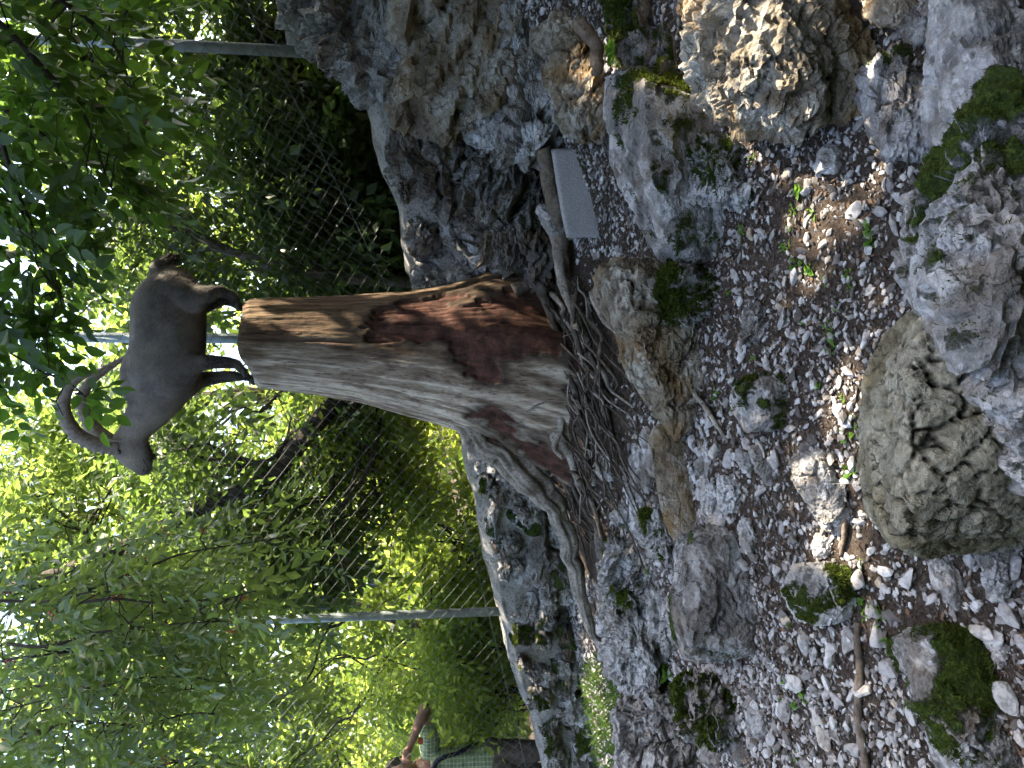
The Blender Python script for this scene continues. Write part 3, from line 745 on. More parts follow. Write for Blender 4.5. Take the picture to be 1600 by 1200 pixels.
for a, b in zip(PB[:-1], PB[1:]):
    d = b - a; Lh = math.hypot(d[0], d[1]); n = max(1, round(Lh / PIT))
    u = d / Lh
    nrm = np.array([d[1], -d[0], 0]) / Lh
    if nrm[1] > 0: nrm = -nrm
    off = nrm * .038
    step = Lh / n; rise = PIT * 1.05
    nz = int(FH / rise)
    for sgn in (1, -1):
        for k in range(-nz - 1, n + nz + 2):
            pts = []
            for m in range(nz * 2 + 1):
                xx = (k + sgn * m * .5) * step; zz = m * rise * .5
                if -1e-6 <= xx <= Lh + 1e-6:
                    pts.append((xx, zz, sgn * .0022 * (1 if m % 2 else -1)))
            if len(pts) < 2: continue
            pts = np.array(pts)
            P_ = a + u * pts[:, :1] + np.array([0, 0, 1]) * pts[:, 1:2] + off + nrm * pts[:, 2:3]
            P_ = P_ + nrm * (.02 * vnoise(P_ * 1.3, 77))[:, None] + np.array([0, 0, 1]) * (.010 * vnoise(P_ * 2.0, 78))[:, None]
            wires.append(tube(P_, .00115, 4, cap=False))
    for hz in (.10, 1.0, 1.98):
        P_ = np.array([a + u * Lh * q + np.array([0, 0, hz - .015 * math.sin(q * math.pi)]) + off for q in np.linspace(0, 1, 9)])
        wires.append(tube(P_, .0018, 4, cap=False))
V, Q = join(wires)
wm = obj('wire_mesh', V, Q, M['wire'], fence); wm['kind'] = 'stuff'
print('fence tris', len(V) * 2)
# ------------------------------------------------------------------ the dead stump
SY = 4.45
prof = np.array([(383, 537, 69), (390, 537, 69.5), (470, 540, 75), (560, 545, 83), (640, 553, 97), (690, 556, 107), (740, 560, 123), (780, 562, 136), (830, 572, 149), (880, 584, 160), (960, 590, 168)], float)
NZ, NA = 280, 340
xs = np.concatenate([np.linspace(383, 760, 170), np.linspace(762, 960, NZ - 170)])
cy = np.interp(xs, prof[:, 0], prof[:, 1]); rp = np.interp(xs, prof[:, 0], prof[:, 2])
ker = np.hanning(31); ker /= ker.sum()
cy = np.convolve(np.pad(cy, 15, 'edge'), ker, 'valid'); rp = np.convolve(np.pad(rp, 15, 'edge'), ker, 'valid')
ctr = np.array([W(x, y, SY) for x, y in zip(xs, cy)])
rm = rp * np.array([px(c) for c in ctr])
TOPZ = ctr[0][2]
ang = np.arange(NA) / NA * 2 * math.pi     # 0 = +X (right), -pi/2 = towards the camera
A, I = np.meshgrid(ang, np.arange(NZ)); hgt = (TOPZ - ctr[:, 2])[I]; tt = hgt / hgt.max()
ca, sa = np.cos(A), np.sin(A)
base = smooth(.52, 1.0, tt)
lobes = .17 * np.cos(5 * A + 1.1) + .10 * np.cos(3 * A - .6) + .05 * np.cos(9 * A)
rad = rm[I] * (1 + base * lobes)
ridge = np.exp(-((np.angle(np.exp(1j * (A - R_(228)))) / .16) ** 2))      # ridge between the two red hollows
rad += .05 * ridge * smooth(.62, .95, tt)
lr = np.exp(-((np.angle(np.exp(1j * (A - R_(193)))) / .22) ** 2)); rad += .06 * lr * smooth(.72, 1.0, tt)
# grain, cracks
G = np.stack([ca * 6, sa * 6, hgt * 1.1], -1).reshape(-1, 3)
grain = fbm(G * 2.2, 81, 5, .62).reshape(A.shape); fineg = fbm(np.stack([ca * 26, sa * 26, hgt * 3.0], -1).reshape(-1, 3), 82, 3).reshape(A.shape)
rad += .0042 * grain + .0018 * fineg
crk = np.clip(1 - np.abs(fbm(np.stack([ca * 5, sa * 5, hgt * .9], -1).reshape(-1, 3), 83, 4).reshape(A.shape)) * 9, 0, 1) * smooth(.15, .5, tt)
rad -= .012 * crk * smooth(-.1, .4, vnoise(np.stack([ca * 2, sa * 2, hgt * 2], -1).reshape(-1, 3), 84).reshape(A.shape))
# bare red hollows: where the outer wood has flaked away
deg = np.degrees(A) % 360
wob = fbm(np.stack([ca * 2.6, sa * 2.6, hgt * 3.2], -1).reshape(-1, 3), 85, 4, .55).reshape(A.shape)
wob2 = fbm(np.stack([ca * 7, sa * 7, hgt * 7], -1).reshape(-1, 3), 86, 3, .55).reshape(A.shape)
def patch(a0, a1, t0, t1, soft=.5):
    da = np.minimum(deg - a0, a1 - deg) / 12.0
    dt = np.minimum(tt - t0, t1 - tt) / .07
    return np.minimum(np.clip(da, -3, 3), np.clip(dt, -3, 3))
pm = np.maximum(np.maximum(np.maximum(patch(278, 315, .33, 1.1), patch(262, 328, .52, 1.1)), patch(195, 222, .66, 1.02)), patch(222, 233, .60, .88) - .5)
red = smooth(-.1, .12, pm + 1.0 * wob + .35 * wob2 - .15)
edge = smooth(-.75, -.1, pm + 1.0 * wob + .35 * wob2 - .15)
rad -= .020 * red
rad += red * (.006 * fbm(np.stack([ca * 9, sa * 9, hgt * 6], -1).reshape(-1, 3), 87, 4).reshape(A.shape))
# rounded rim and slanted cut
rim = smooth(0, .035, hgt)
rad *= .955 + .045 * rim
zc = ctr[:, 2][I] - .055 * smooth(.1, 1.0, -ca) * smooth(.3, 0, tt) - .012 * (1 + vnoise(np.stack([ca * 3, sa * 3, hgt], -1).reshape(-1, 3), 88).reshape(A.shape)) * smooth(.1, 0, tt)
X = ctr[:, 0][I] + rad * ca; Yv = ctr[:, 1][I] + rad * sa * (1 - .28 * base)
V = np.stack([X, Yv, zc], -1).reshape(-1, 3)
i = np.arange(NZ - 1)[:, None] * NA; j = np.arange(NA)[None, :]; j2 = (j + 1) % NA
Q = np.stack([i + j, i + NA + j, i + NA + j2, i + j2], -1).reshape(-1, 4)
# top: rings to the centre
topc = V[:NA].mean(axis=0); VT = [V]; QT = [Q]; prev = np.arange(NA); off = len(V)
for q in (.8, .55, .3, .1):
    ring = topc + (V[:NA] - topc) * q + np.array([0, 0, .006]); ring[:, 2] += .004 * vnoise(ring * 20, 89)
    VT.append(ring); cur = np.arange(NA) + off; off += NA
    QT.append(np.stack([prev, np.roll(prev, -1), np.roll(cur, -1), cur], 1)); prev = cur
V = np.vstack(VT); Q = np.vstack(QT)
base_dark = smooth(.72, 1.0, tt + .10 * wob) * smooth(250, 285, deg) * smooth(-.5, .3, wob2 + .4)  # wood colour darker towards the base on one flank
red = red * (1 - .75 * base_dark); edge = np.maximum(edge * (1 - red), base_dark)
pad = lambda a: np.concatenate([a.ravel(), np.zeros(4 * NA)])
# weathering plus skylight painted in: silver-white on the open-side flank, brown-grey on the other
pale = smooth(275, 240, deg + 14 * wob) * smooth(150, 190, deg) ; pale = pale * (.35 + .65 * smooth(-.35, .35, grain + .4 * wob))
t = NT('weathered_stump_wood')
vec = t.coord((1, 1, .10)); n = t.noise(vec, 26, 7, .68, .3); n2 = t.noise(vec, 90, 5, .65); n4 = t.noise(t.coord((1, 1, .35)), 9, 5, .65, .5)
c = t.ramp(n, [(.30, (.025, .017, .011)), (.46, (.085, .056, .034)), (.60, (.165, .118, .072)), (.75, (.23, .18, .12))])
cp = t.ramp(n, [(.28, (.15, .10, .07)), (.40, (.36, .29, .225)), (.56, (.56, .49, .40)), (.72, (.66, .62, .54))])
c = t.mix(t.attr('pale'), c, cp)
c = t.mix(t.ramp(n4, [(.5, (0, 0, 0)), (.68, (.55, .55, .55))]), c, (.10, .055, .04))
c = t.mix(t.ramp(n2, [(.32, (.8, .8, .8)), (.48, (0, 0, 0))]), c, (.045, .032, .025))
n3 = t.noise(t.coord(), 16, 6, .7, .3)
cr = t.ramp(n3, [(.30, (.014, .008, .006)), (.46, (.050, .024, .017)), (.6, (.095, .044, .031)), (.78, (.155, .085, .06))])
c = t.mix(t.attr('red'), c, cr)
c = t.mix(t.attr('edge'), c, t.mix(.75, c, (.022, .015, .011)))
nb = t.bump(n2, .5, .008); nb = t.bump(n, .7, .02, nb); nb = t.bump(n3, .35, .02, nb)
M['stump'] = t.done(c, .82, nb, .2)
stump = thing('tree_stump', 'tall dead tree stump with red-brown bare wood patches and silvery flank, ibex standing on it', 'stump', (ctr[-1][0], SY, ground_z(ctr[-1][0], SY)[0]))
obj('trunk', V, Q, M['stump'], stump, {'red': pad(red), 'pale': pad(pale), 'edge': pad(edge)})
# ------------------------------------------------------------------ roots
M['root'] = wood_material('root_wood', [(.10, .085, .07), (.24, .215, .185), (.38, .35, .31)], (1, 1, 1), 12)
M['rootdark'] = wood_material('root_wood_dark', [(.028, .022, .017), (.075, .063, .052), (.17, .15, .13)], (1, 1, 1), 16)
def root(pts, rad, mat='rootdark', ns=9, noise=.22, seed=0, n=None, groove=0.0, parent=None, name='root'):
    """pts: (x, y, Y or None for the ground, lift)"""
    P_ = []
    for p in pts:
        if p[2] is None:
            g = on_ground(p[0], p[1]); P_.append(g + np.array([0, 0, p[3] if len(p) > 3 else .01]))
        else: P_.append(W(p[0], p[1], p[2]))
    n = n or len(P_) * 7
    S_ = spline(np.array(P_), n); rr = np.interp(np.linspace(0, 1, n), np.linspace(0, 1, len(rad)), rad)
    S_ = S_ + np.stack([vnoise(S_ * 9 + 3 * k, seed + k) for k in range(3)], 1) * (rr * .5)[:, None]
    V, Q = tube(S_, rr, ns, .12 if not groove else .015, noise, seed)
    if groove:
        m = n * ns; C_ = np.repeat(S_, ns, 0); th = np.tile(np.arange(ns) / ns * 2 * math.pi, n); al = np.repeat(np.arange(n) / n, ns)
        k_ = fbm(np.stack([np.cos(th) * 2.4, np.sin(th) * 2.4, al * 5], 1), seed + 9, 4, .6)
        V[:m] = C_ + (V[:m] - C_) * (1 + groove * k_)[:, None]
    return obj(name, V, Q, M[mat], parent if parent is not None else stump)
# the long root that runs along the wall foot
root([(700, 640, 4.36), (770, 702, 4.36), (835, 760, 4.38), (875, 810, 4.46), (892, 870, 4.62), (908, 930, 4.82), (925, 985, 4.95), (945, 1032, 4.95)], [.05, .080, .066, .050, .042, .036, .027, .012], 'root', 40, .05, 5, 130, .34)
root([(830, 640, 4.2), (868, 690, 4.1), (890, 715, 4.1), (905, 760, 4.12)], [.05, .035, .025, .012], 'root', 10, .3, 6)
root([(850, 640, 4.18), (872, 642, 4.08), (876, 668, 4.06), (868, 700, 4.08), (880, 716, 4.06)], [.03, .024, .02, .015, .01], 'root', 10, .3, 7)
root([(800, 455, 4.22), (835, 440, 4.18), (850, 470, 4.13), (870, 520, 4.06), (885, 560, 4.0)], [.05, .035, .03, .02, .012], 'rootdark', 10, .3, 8)
root([(868, 345, 4.02), (872, 400, 3.97), (880, 440, 3.95), (893, 480, 3.9), (915, 525, 3.88), (940, 562, 3.85)], [.03, .03, .028, .022, .016, .007], 'root', 10, .2, 9, 50)
rr_ = np.random.default_rng(5)
for k in range(84):     # the tangle that fans out below the stump
    y0 = rr_.uniform(420, 790); x0 = 832 + .10 * (y0 - 440) + rr_.uniform(-5, 85)
    ln = rr_.uniform(60, 260) * (1 if rr_.random() < .8 else -.5); sl_ = rr_.uniform(.05, .75)
    pts = []; m = 6
    for q in range(m):
        f_ = q / (m - 1)
        x = x0 + sl_ * ln * f_ + rr_.normal(0, 7); y = y0 + ln * f_ * rr_.uniform(.9, 1.0) + rr_.normal(0, 4)
        g = on_ground(x, y)
        pts.append((x, y, g[1] - .03 - .16 * (1 - f_) * rr_.random()))
    r0 = rr_.uniform(.003, .007) if rr_.random() < .78 else rr_.uniform(.009, .017)
    root(pts, [r0, r0 * .9, r0 * .7, r0 * .3], 'rootdark' if rr_.random() < .8 else 'root', 6, .25, 200 + k, 24)
for k in range(26):     # short curling rootlets
    y0 = rr_.uniform(440, 800); x0 = 850 + .1 * (y0 - 440) + rr_.uniform(-10, 70)
    g = on_ground(x0, y0); Y0 = g[1] - .05; d_ = rr_.normal(0, 1, 2)
    pts = [(x0 + q * 9 * d_[0] + rr_.normal(0, 5), y0 + q * 12 * d_[1] + rr_.normal(0, 6), Y0 - .02 * math.sin(q)) for q in range(5)]
    root(pts, [.006, .005, .0045, .002], 'root', 6, .2, 300 + k, 20)
# old log under the pile, sticks on the ground
logm = wood_material('old_log', [(.05, .038, .03), (.12, .095, .075), (.2, .17, .14)], (1, 1, 1), 10); M['log'] = logm
def stick(name, label, pts, rad, seed, mat='log', cat='stick'):
    P_ = np.array([(on_ground(p[0], p[1]) + np.array([0, 0, p[3] if len(p) > 3 else .01])) if p[2] is None else W(p[0], p[1], p[2]) for p in pts])
    n = len(P_) * 8; S_ = spline(P_, n); rr = np.interp(np.linspace(0, 1, n), np.linspace(0, 1, len(rad)), rad)
    S_ = S_ + np.stack([vnoise(S_ * 12 + 3 * k, seed + k) for k in range(3)], 1) * (rr * .4)[:, None]
    V, Q = tube(S_, rr, 10, .1, .2, seed)
    o = obj(name, V, Q, M[mat], None, None, True, S_[0]); return tagit(o, label, cat)
stick('log', 'dark weathered log wedged between the granite block and the rock pile', [(846, 232, 3.86), (860, 290, 3.92), (872, 350, 3.97), (880, 412, 4.0), (884, 430, 4.02)], [.035, .042, .04, .034, .02], 41, 'log', 'log')
stick('stick', 'long brown stick lying on the gravel by the long mossy boulder', [(1362, 1230, None, .012), (1352, 1160, None, .014), (1345, 1110, None, .016), (1350, 1060, None, .016), (1347, 1010, None, .014), (1345, 972, None, .01)], [.016, .014, .0135, .013, .012, .008], 43)
stick('stick', 'short reddish brown stick behind the cracked boulder', [(1318, 868, None, .012), (1326, 830, None, .016), (1322, 790, None, .016), (1318, 762, None, .012)], [.006, .010, .012, .007], 44)
stick('stick', 'grey-brown branch end sticking out beneath the brown cracked boulder', [(900, 30, 3.3), (930, 70, 3.25), (938, 105, 3.22), (930, 118, 3.22)], [.03, .03, .026, .018], 45)
stick('stick', 'thin crooked grey stick running down beside the ledge rock', [(1072, 570, None, .03), (1088, 600, None, .03), (1118, 650, None, .02), (1142, 690, None, .012)], [.008, .011, .011, .006], 46, 'root')
# ------------------------------------------------------------------ foliage
def leaf_template(n_leaf, L, wid, ang, seed, fold=.25, sub=False, twig=True, droop=.0):
    """a spray: a twig along +X of length 1 with alternate leaves; returns V, tris, leaf index per vertex"""
    r = np.random.default_rng(seed); Vs, Ts, Ls = [], [], []; off = 0
    for k in range(n_leaf):
        f = (k + .6) / n_leaf; side = 1 if k % 2 else -1
        a = side * R_(ang + r.uniform(-18, 18)) if k < n_leaf - 1 else R_(r.uniform(-15, 15))
        l = L * r.uniform(.7, 1.15); w = l * wid * r.uniform(.85, 1.15)
        d = np.array([math.cos(a), math.sin(a), r.uniform(-.35, .2) - droop]); d /= np.linalg.norm(d)
        nrm = np.array([r.normal(0, .38), r.normal(0, .38), 1.0]); nrm -= d * (nrm @ d); nrm /= np.linalg.norm(nrm)
        s = np.cross(nrm, d)
        b = np.array([f, 0, -.05 * f * f]) + d * L * .12
        pts = []
        prof = [(0, 0), (.45, .48), (1.0, 0)] if not sub else [(0, 0), (.14, .28), (.36, .49), (.62, .43), (.84, .22), (1.0, 0)]
        mid = [b + d * l * q - nrm * l * .10 * q * q for q, _ in prof]
        lft = [m + s * w * h + nrm * w * fold * h for m, (q, h) in zip(mid, prof)]
        rgt = [m - s * w * h + nrm * w * fold * h for m, (q, h) in zip(mid, prof)]
        m_ = len(prof)
        V = [mid[0]] + [x for i in range(1, m_ - 1) for x in (lft[i], mid[i], rgt[i])] + [mid[-1]]
        T = [(0, 2, 1), (0, 3, 2)]
        for i in range(m_ - 3):
            o = 1 + 3 * i
            T += [(o, o + 1, o + 4), (o, o + 4, o + 3), (o + 1, o + 2, o + 5), (o + 1, o + 5, o + 4)]
        o = 1 + 3 * (m_ - 3); e = len(V) - 1
        T += [(o, o + 1, e), (o + 1, o + 2, e)]
        Vs += V; Ts += [tuple(i + off for i in q) for q in T]; Ls += [k] * len(V); off += len(V)
    return np.array(Vs), np.array(Ts), np.array(Ls)

def scatter_sprays(P, D, U, S, temps, seed, tw_r=.0):
    """place spray templates; D twig direction, U approximate normal; returns V, T, rnd"""
    r = np.random.default_rng(seed); D = D / np.linalg.norm(D, axis=1, keepdims=True)
    B = np.cross(U, D); B /= np.maximum(np.linalg.norm(B, axis=1, keepdims=True), 1e-9); N = np.cross(D, B)
    which = r.integers(0, len(temps), len(P)); Vo, To, Ro = [], [], []; off = 0
    for k, (tv, tt_, tl) in enumerate(temps):
        m = which == k
        if not m.any(): continue
        M3 = np.stack([D[m], B[m], N[m]], 2) * S[m][:, None, None]
        V = np.einsum('nij,vj->nvi', M3, tv) + P[m][:, None, :]
        cnt = m.sum(); T = tt_[None] + (np.arange(cnt) * len(tv))[:, None, None] + off
        base = r.random(cnt)[:, None] * .55; rl = r.random((cnt, tl.max() + 1)) * .45
        Ro.append((base + rl[:, tl]).ravel()); Vo.append(V.reshape(-1, 3)); To.append(T.reshape(-1, 3)); off += cnt * len(tv)
    return np.vstack(Vo), np.vstack(To), np.concatenate(Ro)

def clump_points(clumps, r, n_per_m3=None, counts=None, shell=.35):
    Ps, Os = [], []
    for (c, rad), n in zip(clumps, counts):
        u = r.normal(size=(n, 3)); u /= np.linalg.norm(u, axis=1, keepdims=True)
        q = r.random(n) ** (1 / 3.0); q = shell + (1 - shell) * q
        Ps.append(c + u * q[:, None] * rad); Os.append(u)
    return np.vstack(Ps), np.vstack(Os)

BR = NT('bark_dark'); vec = BR.coord((1, 1, .25)); n_ = BR.noise(vec, 30, 6, .7)
M['bark'] = BR.done(BR.ramp(n_, [(.3, (.018, .015, .012)), (.6, (.06, .052, .043)), (.8, (.11, .10, .085))]), .9, BR.bump(n_, .8, .02), .15)
BR = NT('bark_grey'); vec = BR.coord((1, 1, .25)); n_ = BR.noise(vec, 22, 6, .7)
M['barkg'] = BR.done(BR.ramp(n_, [(.3, (.06, .052, .045)), (.6, (.15, .135, .12)), (.8, (.22, .20, .18))]), .9, BR.bump(n_, .7, .015), .15)
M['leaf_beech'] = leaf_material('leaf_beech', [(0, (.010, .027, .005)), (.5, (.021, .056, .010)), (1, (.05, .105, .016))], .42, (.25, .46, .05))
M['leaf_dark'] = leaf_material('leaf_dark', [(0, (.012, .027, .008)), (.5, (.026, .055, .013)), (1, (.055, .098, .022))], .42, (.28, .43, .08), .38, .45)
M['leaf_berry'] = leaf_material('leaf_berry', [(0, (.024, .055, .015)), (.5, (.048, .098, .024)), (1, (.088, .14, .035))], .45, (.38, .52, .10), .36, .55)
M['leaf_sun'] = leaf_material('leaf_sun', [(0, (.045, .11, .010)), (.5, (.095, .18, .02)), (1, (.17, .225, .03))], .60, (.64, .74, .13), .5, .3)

TB = [leaf_template(9, .30, .62, 48, 900 + k, droop=.12) for k in range(5)]
TW = [leaf_template(9, .30, .40, 42, 920 + k, droop=.25) for k in range(5)]
TC = [leaf_template(6, .36, .66, 50, 930 + k, droop=.1) for k in range(5)]
TS = [leaf_template(8, .30, .55, 50, 940 + k, droop=.1) for k in range(5)]

# --- sun gaps: where the photograph shows flecks of sun on the ground, the crown above is open along that line to the sun
FLECKS = [(W(408, 484, 4.25), .04), (W(895, 80, 3.45), .05), (W(915, 120, 3.45), .05), (W(975, 470, 3.52), .06), (W(985, 505, 3.5), .05), (W(852, 590, 4.2), .05),
          (W(1080, 60, 2.95), .07), (W(1120, 150, 2.9), .06), (W(1090, 110, 2.92), .06), (W(1100, 20, 2.95), .06), (W(1370, 15, 2.4), .05), (W(1350, 120, 2.35), .03), (W(1345, 165, 2.35), .05), (W(1260, 20, 2.6), .05), (W(1320, 60, 2.5), .04)]
for y in range(200, 880, 42):
    x = 1270 + (y - 230) * .15 + (8 if (y // 42) % 2 else -6)
    if x > 1326: x = 1326
    FLECKS.append((on_ground(x, y), -.030 if y < 700 else -.035))
for y in range(280, 460, 60): FLECKS.append((on_ground(1376 + (y % 3) * 4, y), -.03))
FLECKS += [(on_ground(1325, 905), .0), (on_ground(1332, 1050), -.03), (on_ground(1330, 830), -.02)]
def sun_gaps(P_, D_, S_, pad=.095):
    keep = np.ones(len(P_), bool); Dn = D_ / np.linalg.norm(D_, axis=1, keepdims=True)
    for q in (-.5, -.25, 0, .25, .5, .7):
        X_ = P_ + Dn * (S_ * q)[:, None]
        for c, rr in FLECKS:
            d = X_ - c; al = d @ SUN_TO; perp = np.linalg.norm(d - al[:, None] * SUN_TO, axis=1)
            keep &= ~((perp < rr + pad) & (al > 0))
    return keep

def line_blocked(B, pad):
    for c, rr in FLECKS:
        d = B - c; al = d @ SUN_TO
        if (np.linalg.norm(d - al[:, None] * SUN_TO, axis=1) < rr + pad).any(): return True
    return False

def branch_path(a, b, r, wob=.12, n=7, sag=.0):
    a, b = np.asarray(a, float), np.asarray(b, float); L = np.linalg.norm(b - a)
    t_ = np.linspace(0, 1, n)[:, None]
    P_ = a + (b - a) * t_ + r.normal(0, 1, (n, 3)) * L * wob * .25 * np.sin(t_ * math.pi) + np.array([0, 0, 1]) * sag * L * np.sin(t_ * math.pi)
    return spline(P_, n * 4)

def tree(name, label, base, trunk_top, clumps, n_sprays, temps, leaf, spray_len, seed, bark='bark', trunk_r=.12, limbs=True, gaps=None, upn=.75, group=None, trunk_path=None, cat='tree', sgaps=None):
    r = np.random.default_rng(seed)
    t_ = thing(name, label, cat, base, group)
    tp = branch_path(base, trunk_top, r, .12) if trunk_path is None else spline(np.array(trunk_path), 40)
    V, Q = tube(tp, np.linspace(trunk_r, trunk_r * .45, len(tp)), 12, .03, .10, seed)
    obj('trunk', V, Q, M[bark], t_)
    if limbs:
        for c, rad in clumps:
            i = int(np.clip(len(tp) * r.uniform(.45, .98), 0, len(tp) - 1))
            i = min(i, max(2, int(np.argmin(np.abs(tp[:, 2] - (c[2] - .35 * np.linalg.norm(c - tp[-1])))))))
            bp = branch_path(tp[i], c, r, .25, 7, .06)
            r0 = min(.03, trunk_r * r.uniform(.16, .34))
            if sgaps is not None and line_blocked(bp, .03): continue
            V, Q = tube(bp[::2], np.linspace(r0, .006, len(bp[::2])), 6, .05, .1, seed + 1)
            br_ = obj('branch', V, Q, M[bark], t_)
            tw = []
            for k in range(7):
                j = int(len(bp) * r.uniform(.45, .99)); dd = r.normal(0, 1, 3) * np.asarray(rad) * .75
                tw.append(tube(branch_path(bp[j], bp[j] + dd, r, .3, 3), np.linspace(max(.004, r0 * .25), .002, 12), 3, cap=False))
            if sgaps is None:
                V, Q = join(tw); obj('twig', V, Q, M[bark], br_)['kind'] = 'stuff'
    vol = np.array([np.prod(rad) for _, rad in clumps]); counts = np.maximum(3, (n_sprays * vol / vol.sum())).astype(int)
    P_, O_ = clump_points([(np.asarray(c), np.asarray(rad)) for c, rad in clumps], r, counts=counts)
    if gaps is not None:
        k_ = gaps(P_); P_, O_ = P_[k_], O_[k_]
    D_ = O_ * .7 + r.normal(0, .6, O_.shape); D_[:, 2] -= .25
    U_ = r.normal(0, 1 - upn, O_.shape) + np.array([0, 0, upn])
    S_ = spray_len * r.uniform(.7, 1.25, len(P_))
    if sgaps is not None:
        k_ = sgaps(P_, D_, S_); P_, D_, U_, S_ = P_[k_], D_[k_], U_[k_], S_[k_]
    V, T, rn = scatter_sprays(P_ - D_ / np.linalg.norm(D_, axis=1, keepdims=True) * S_[:, None] * .5, D_, U_, S_, temps, seed + 2)
    cr = obj('crown', V, T, M[leaf], t_, {'rnd': rn}, False); cr['kind'] = 'stuff'
    return t_, len(T)

NT_ = 0
# --- the near beech on the uphill side: its crown shades the enclosure and hangs into view over the ibex
rb = np.random.default_rng(3)
cl = []
for k in range(70):
    X = rb.uniform(.6, 6.2); Yb = rb.uniform(.6, 5.6); cl.append((np.array([X, Yb, rb.uniform(4.4, 6.2) + .12 * (X - 4)]), np.array([.75, .75, .42])))
for k in range(24):  # extra unseen clumps added to shade the berry tree
    cl.append((np.array([rb.uniform(-1.3, 1.6), rb.uniform(3.7, 5.7), rb.uniform(5.0, 6.6)]), np.array([.7, .7, .4])))
bt, n1 = tree('beech_tree', 'beech tree with broad bright green leaves whose low boughs hang over the ibex', (4.6, 2.0, float(ground_z(4.6, 2.0)[0])), (4.3, 2.4, 6.4), cl, 11000, TC, 'leaf_beech', .36, 11, 'barkg', .22, True, None, sgaps=sun_gaps)
NT_ += n1
# boughs of the beech that hang into the picture
def bough(pts, r0, n_sp, spread, temps, leaf, slen, seed, parent, bark='bark', big=None, hang=.35, upn=.8, name='branch'):
    """a branch with side twigs and leaf sprays; big: list that collects single leaves"""
    r = np.random.default_rng(seed)
    P_ = spline(np.array([W(*p) for p in pts]), len(pts) * 9)
    P_ = P_ + np.stack([vnoise(P_ * 4 + 5 * k, seed + k) for k in range(3)], 1) * .03
    rad = np.linspace(r0, .0025, len(P_))
    V, Q = tube(P_, rad, 7, .05, .12, seed)
    br_ = obj(name, V, Q, M[bark], parent)
    j = np.clip((len(P_) * r.uniform(.08, 1.0, n_sp)).astype(int), 0, len(P_) - 1)
    T_ = np.gradient(P_, axis=0); T_ /= np.linalg.norm(T_, axis=1, keepdims=True)
    off = r.normal(0, 1, (n_sp, 3)) * spread * np.array([1, 1, .7])
    D_ = T_[j] * .5 + off / max(spread, 1e-6) * .55; D_[:, 2] -= hang
    C_ = P_[j] + off
    tw = [tube(np.array([P_[a], (P_[a] + c) / 2 + np.array([0, 0, .03]), c]), [.004, .003, .0016], 4, cap=False) for a, c in zip(j[::2], C_[::2])]
    if tw:
        V, Q = join(tw); obj('twig', V, Q, M[bark], br_)['kind'] = 'stuff'
    U_ = r.normal(0, 1 - upn, (n_sp, 3)) + np.array([0, 0, upn])
    S_ = slen * r.uniform(.75, 1.2, n_sp)
    return C_, D_, U_, S_, br_

acc = []
def grow(parent, boughs, temps, leaf, slen, seed, bark, n_single=0, upn=.8, hang=.35, gaps=None, limit_tris=None):
    """all boughs of one tree: crown leaves in one mesh, the n_single largest leaves as single leaves"""
    Ps, Ds, Us, Ss = [], [], [], []
    for k, (pts, r0, n_sp, spread) in enumerate(boughs):
        C_, D_, U_, S_, _ = bough(pts, r0, n_sp, spread, temps, leaf, slen, seed + 13 * k, parent, bark, None, hang, upn)
        Ps.append(C_); Ds.append(D_); Us.append(U_); Ss.append(S_)
    P_, D_, U_, S_ = np.vstack(Ps), np.vstack(Ds), np.vstack(Us), np.concatenate(Ss)
    if gaps is not None:
        k_ = gaps(P_); P_, D_, U_, S_ = P_[k_], D_[k_], U_[k_], S_[k_]
    return P_, D_, U_, S_

def sky_gaps(spots, P_, r):
    x, y, _ = proj(P_); keep = np.ones(len(P_), bool); u = r.random(len(P_))
    for gx_, gy_, gr, pr in spots:
        d = np.hypot(x - gx_, y - gy_); keep &= ~((d < gr) & (u < pr * (1 - .5 * d / gr)))
    return keep

rg = np.random.default_rng(21)
GAPS = [(385, 235, 45, .97), (350, 170, 34, .9), (330, 290, 30, .8), (440, 260, 30, .75), (470, 160, 30, .7), (540, 320, 36, .85), (70, 70, 40, .92), (130, 35, 24, .8), (120, 160, 26, .8), (335, 690, 34, .9), (330, 740, 30, .8), (225, 750, 30, .8), (160, 790, 26, .8), (300, 800, 30, .7),
        (395, 560, 30, .95), (210, 1160, 26, .8), (300, 860, 26, .7), (40, 960, 34, .6), (450, 1060, 24, .6), (520, 790, 30, .7), (270, 60, 22, .5), (360, 320, 30, .7), (60, 1130, 40, .6), (420, 400, 24, .7), (500, 250, 26, .6), (200, 640, 24, .6)]
def gapf(strength=1.0):
    return lambda P_: sky_gaps([(a, b, c * .8, min(1, d * strength)) for a, b, c, d in GAPS], P_, rg)

# beech boughs: from the upper right towards the horn of the ibex
bb = [([(-160, 60, 3.0), (-40, 150, 3.1), (20, 260, 3.2), (60, 380, 3.3), (90, 480, 3.35)], .016, 34, .09),
      ([(-140, 320, 3.2), (-60, 420, 3.3), (0, 500, 3.4), (50, 560, 3.45), (90, 600, 3.5)], .010, 22, .06),
      ([(-150, 400, 3.3), (-70, 480, 3.35), (-20, 560, 3.45), (20, 620, 3.5)], .010, 22, .07),
      ([(-160, -40, 3.1), (-20, 20, 3.2), (80, 110, 3.3), (140, 210, 3.4), (170, 300, 3.5)], .018, 50, .12),
      ([(-160, -100, 3.0), (0, -40, 3.1), (110, 10, 3.2), (180, 80, 3.3), (215, 150, 3.4)], .018, 50, .13),
      ([(-150, 180, 3.3), (-30, 260, 3.4), (50, 360, 3.5), (90, 450, 3.55), (110, 530, 3.6)], .012, 40, .09),
      ([(-100, 100, 3.6), (20, 180, 3.7), (110, 270, 3.8), (160, 350, 3.9)], .014, 40, .12),
      ([(-140, 290, 3.7), (-30, 370, 3.8), (40, 450, 3.9), (70, 540, 3.95)], .012, 44, .11)]
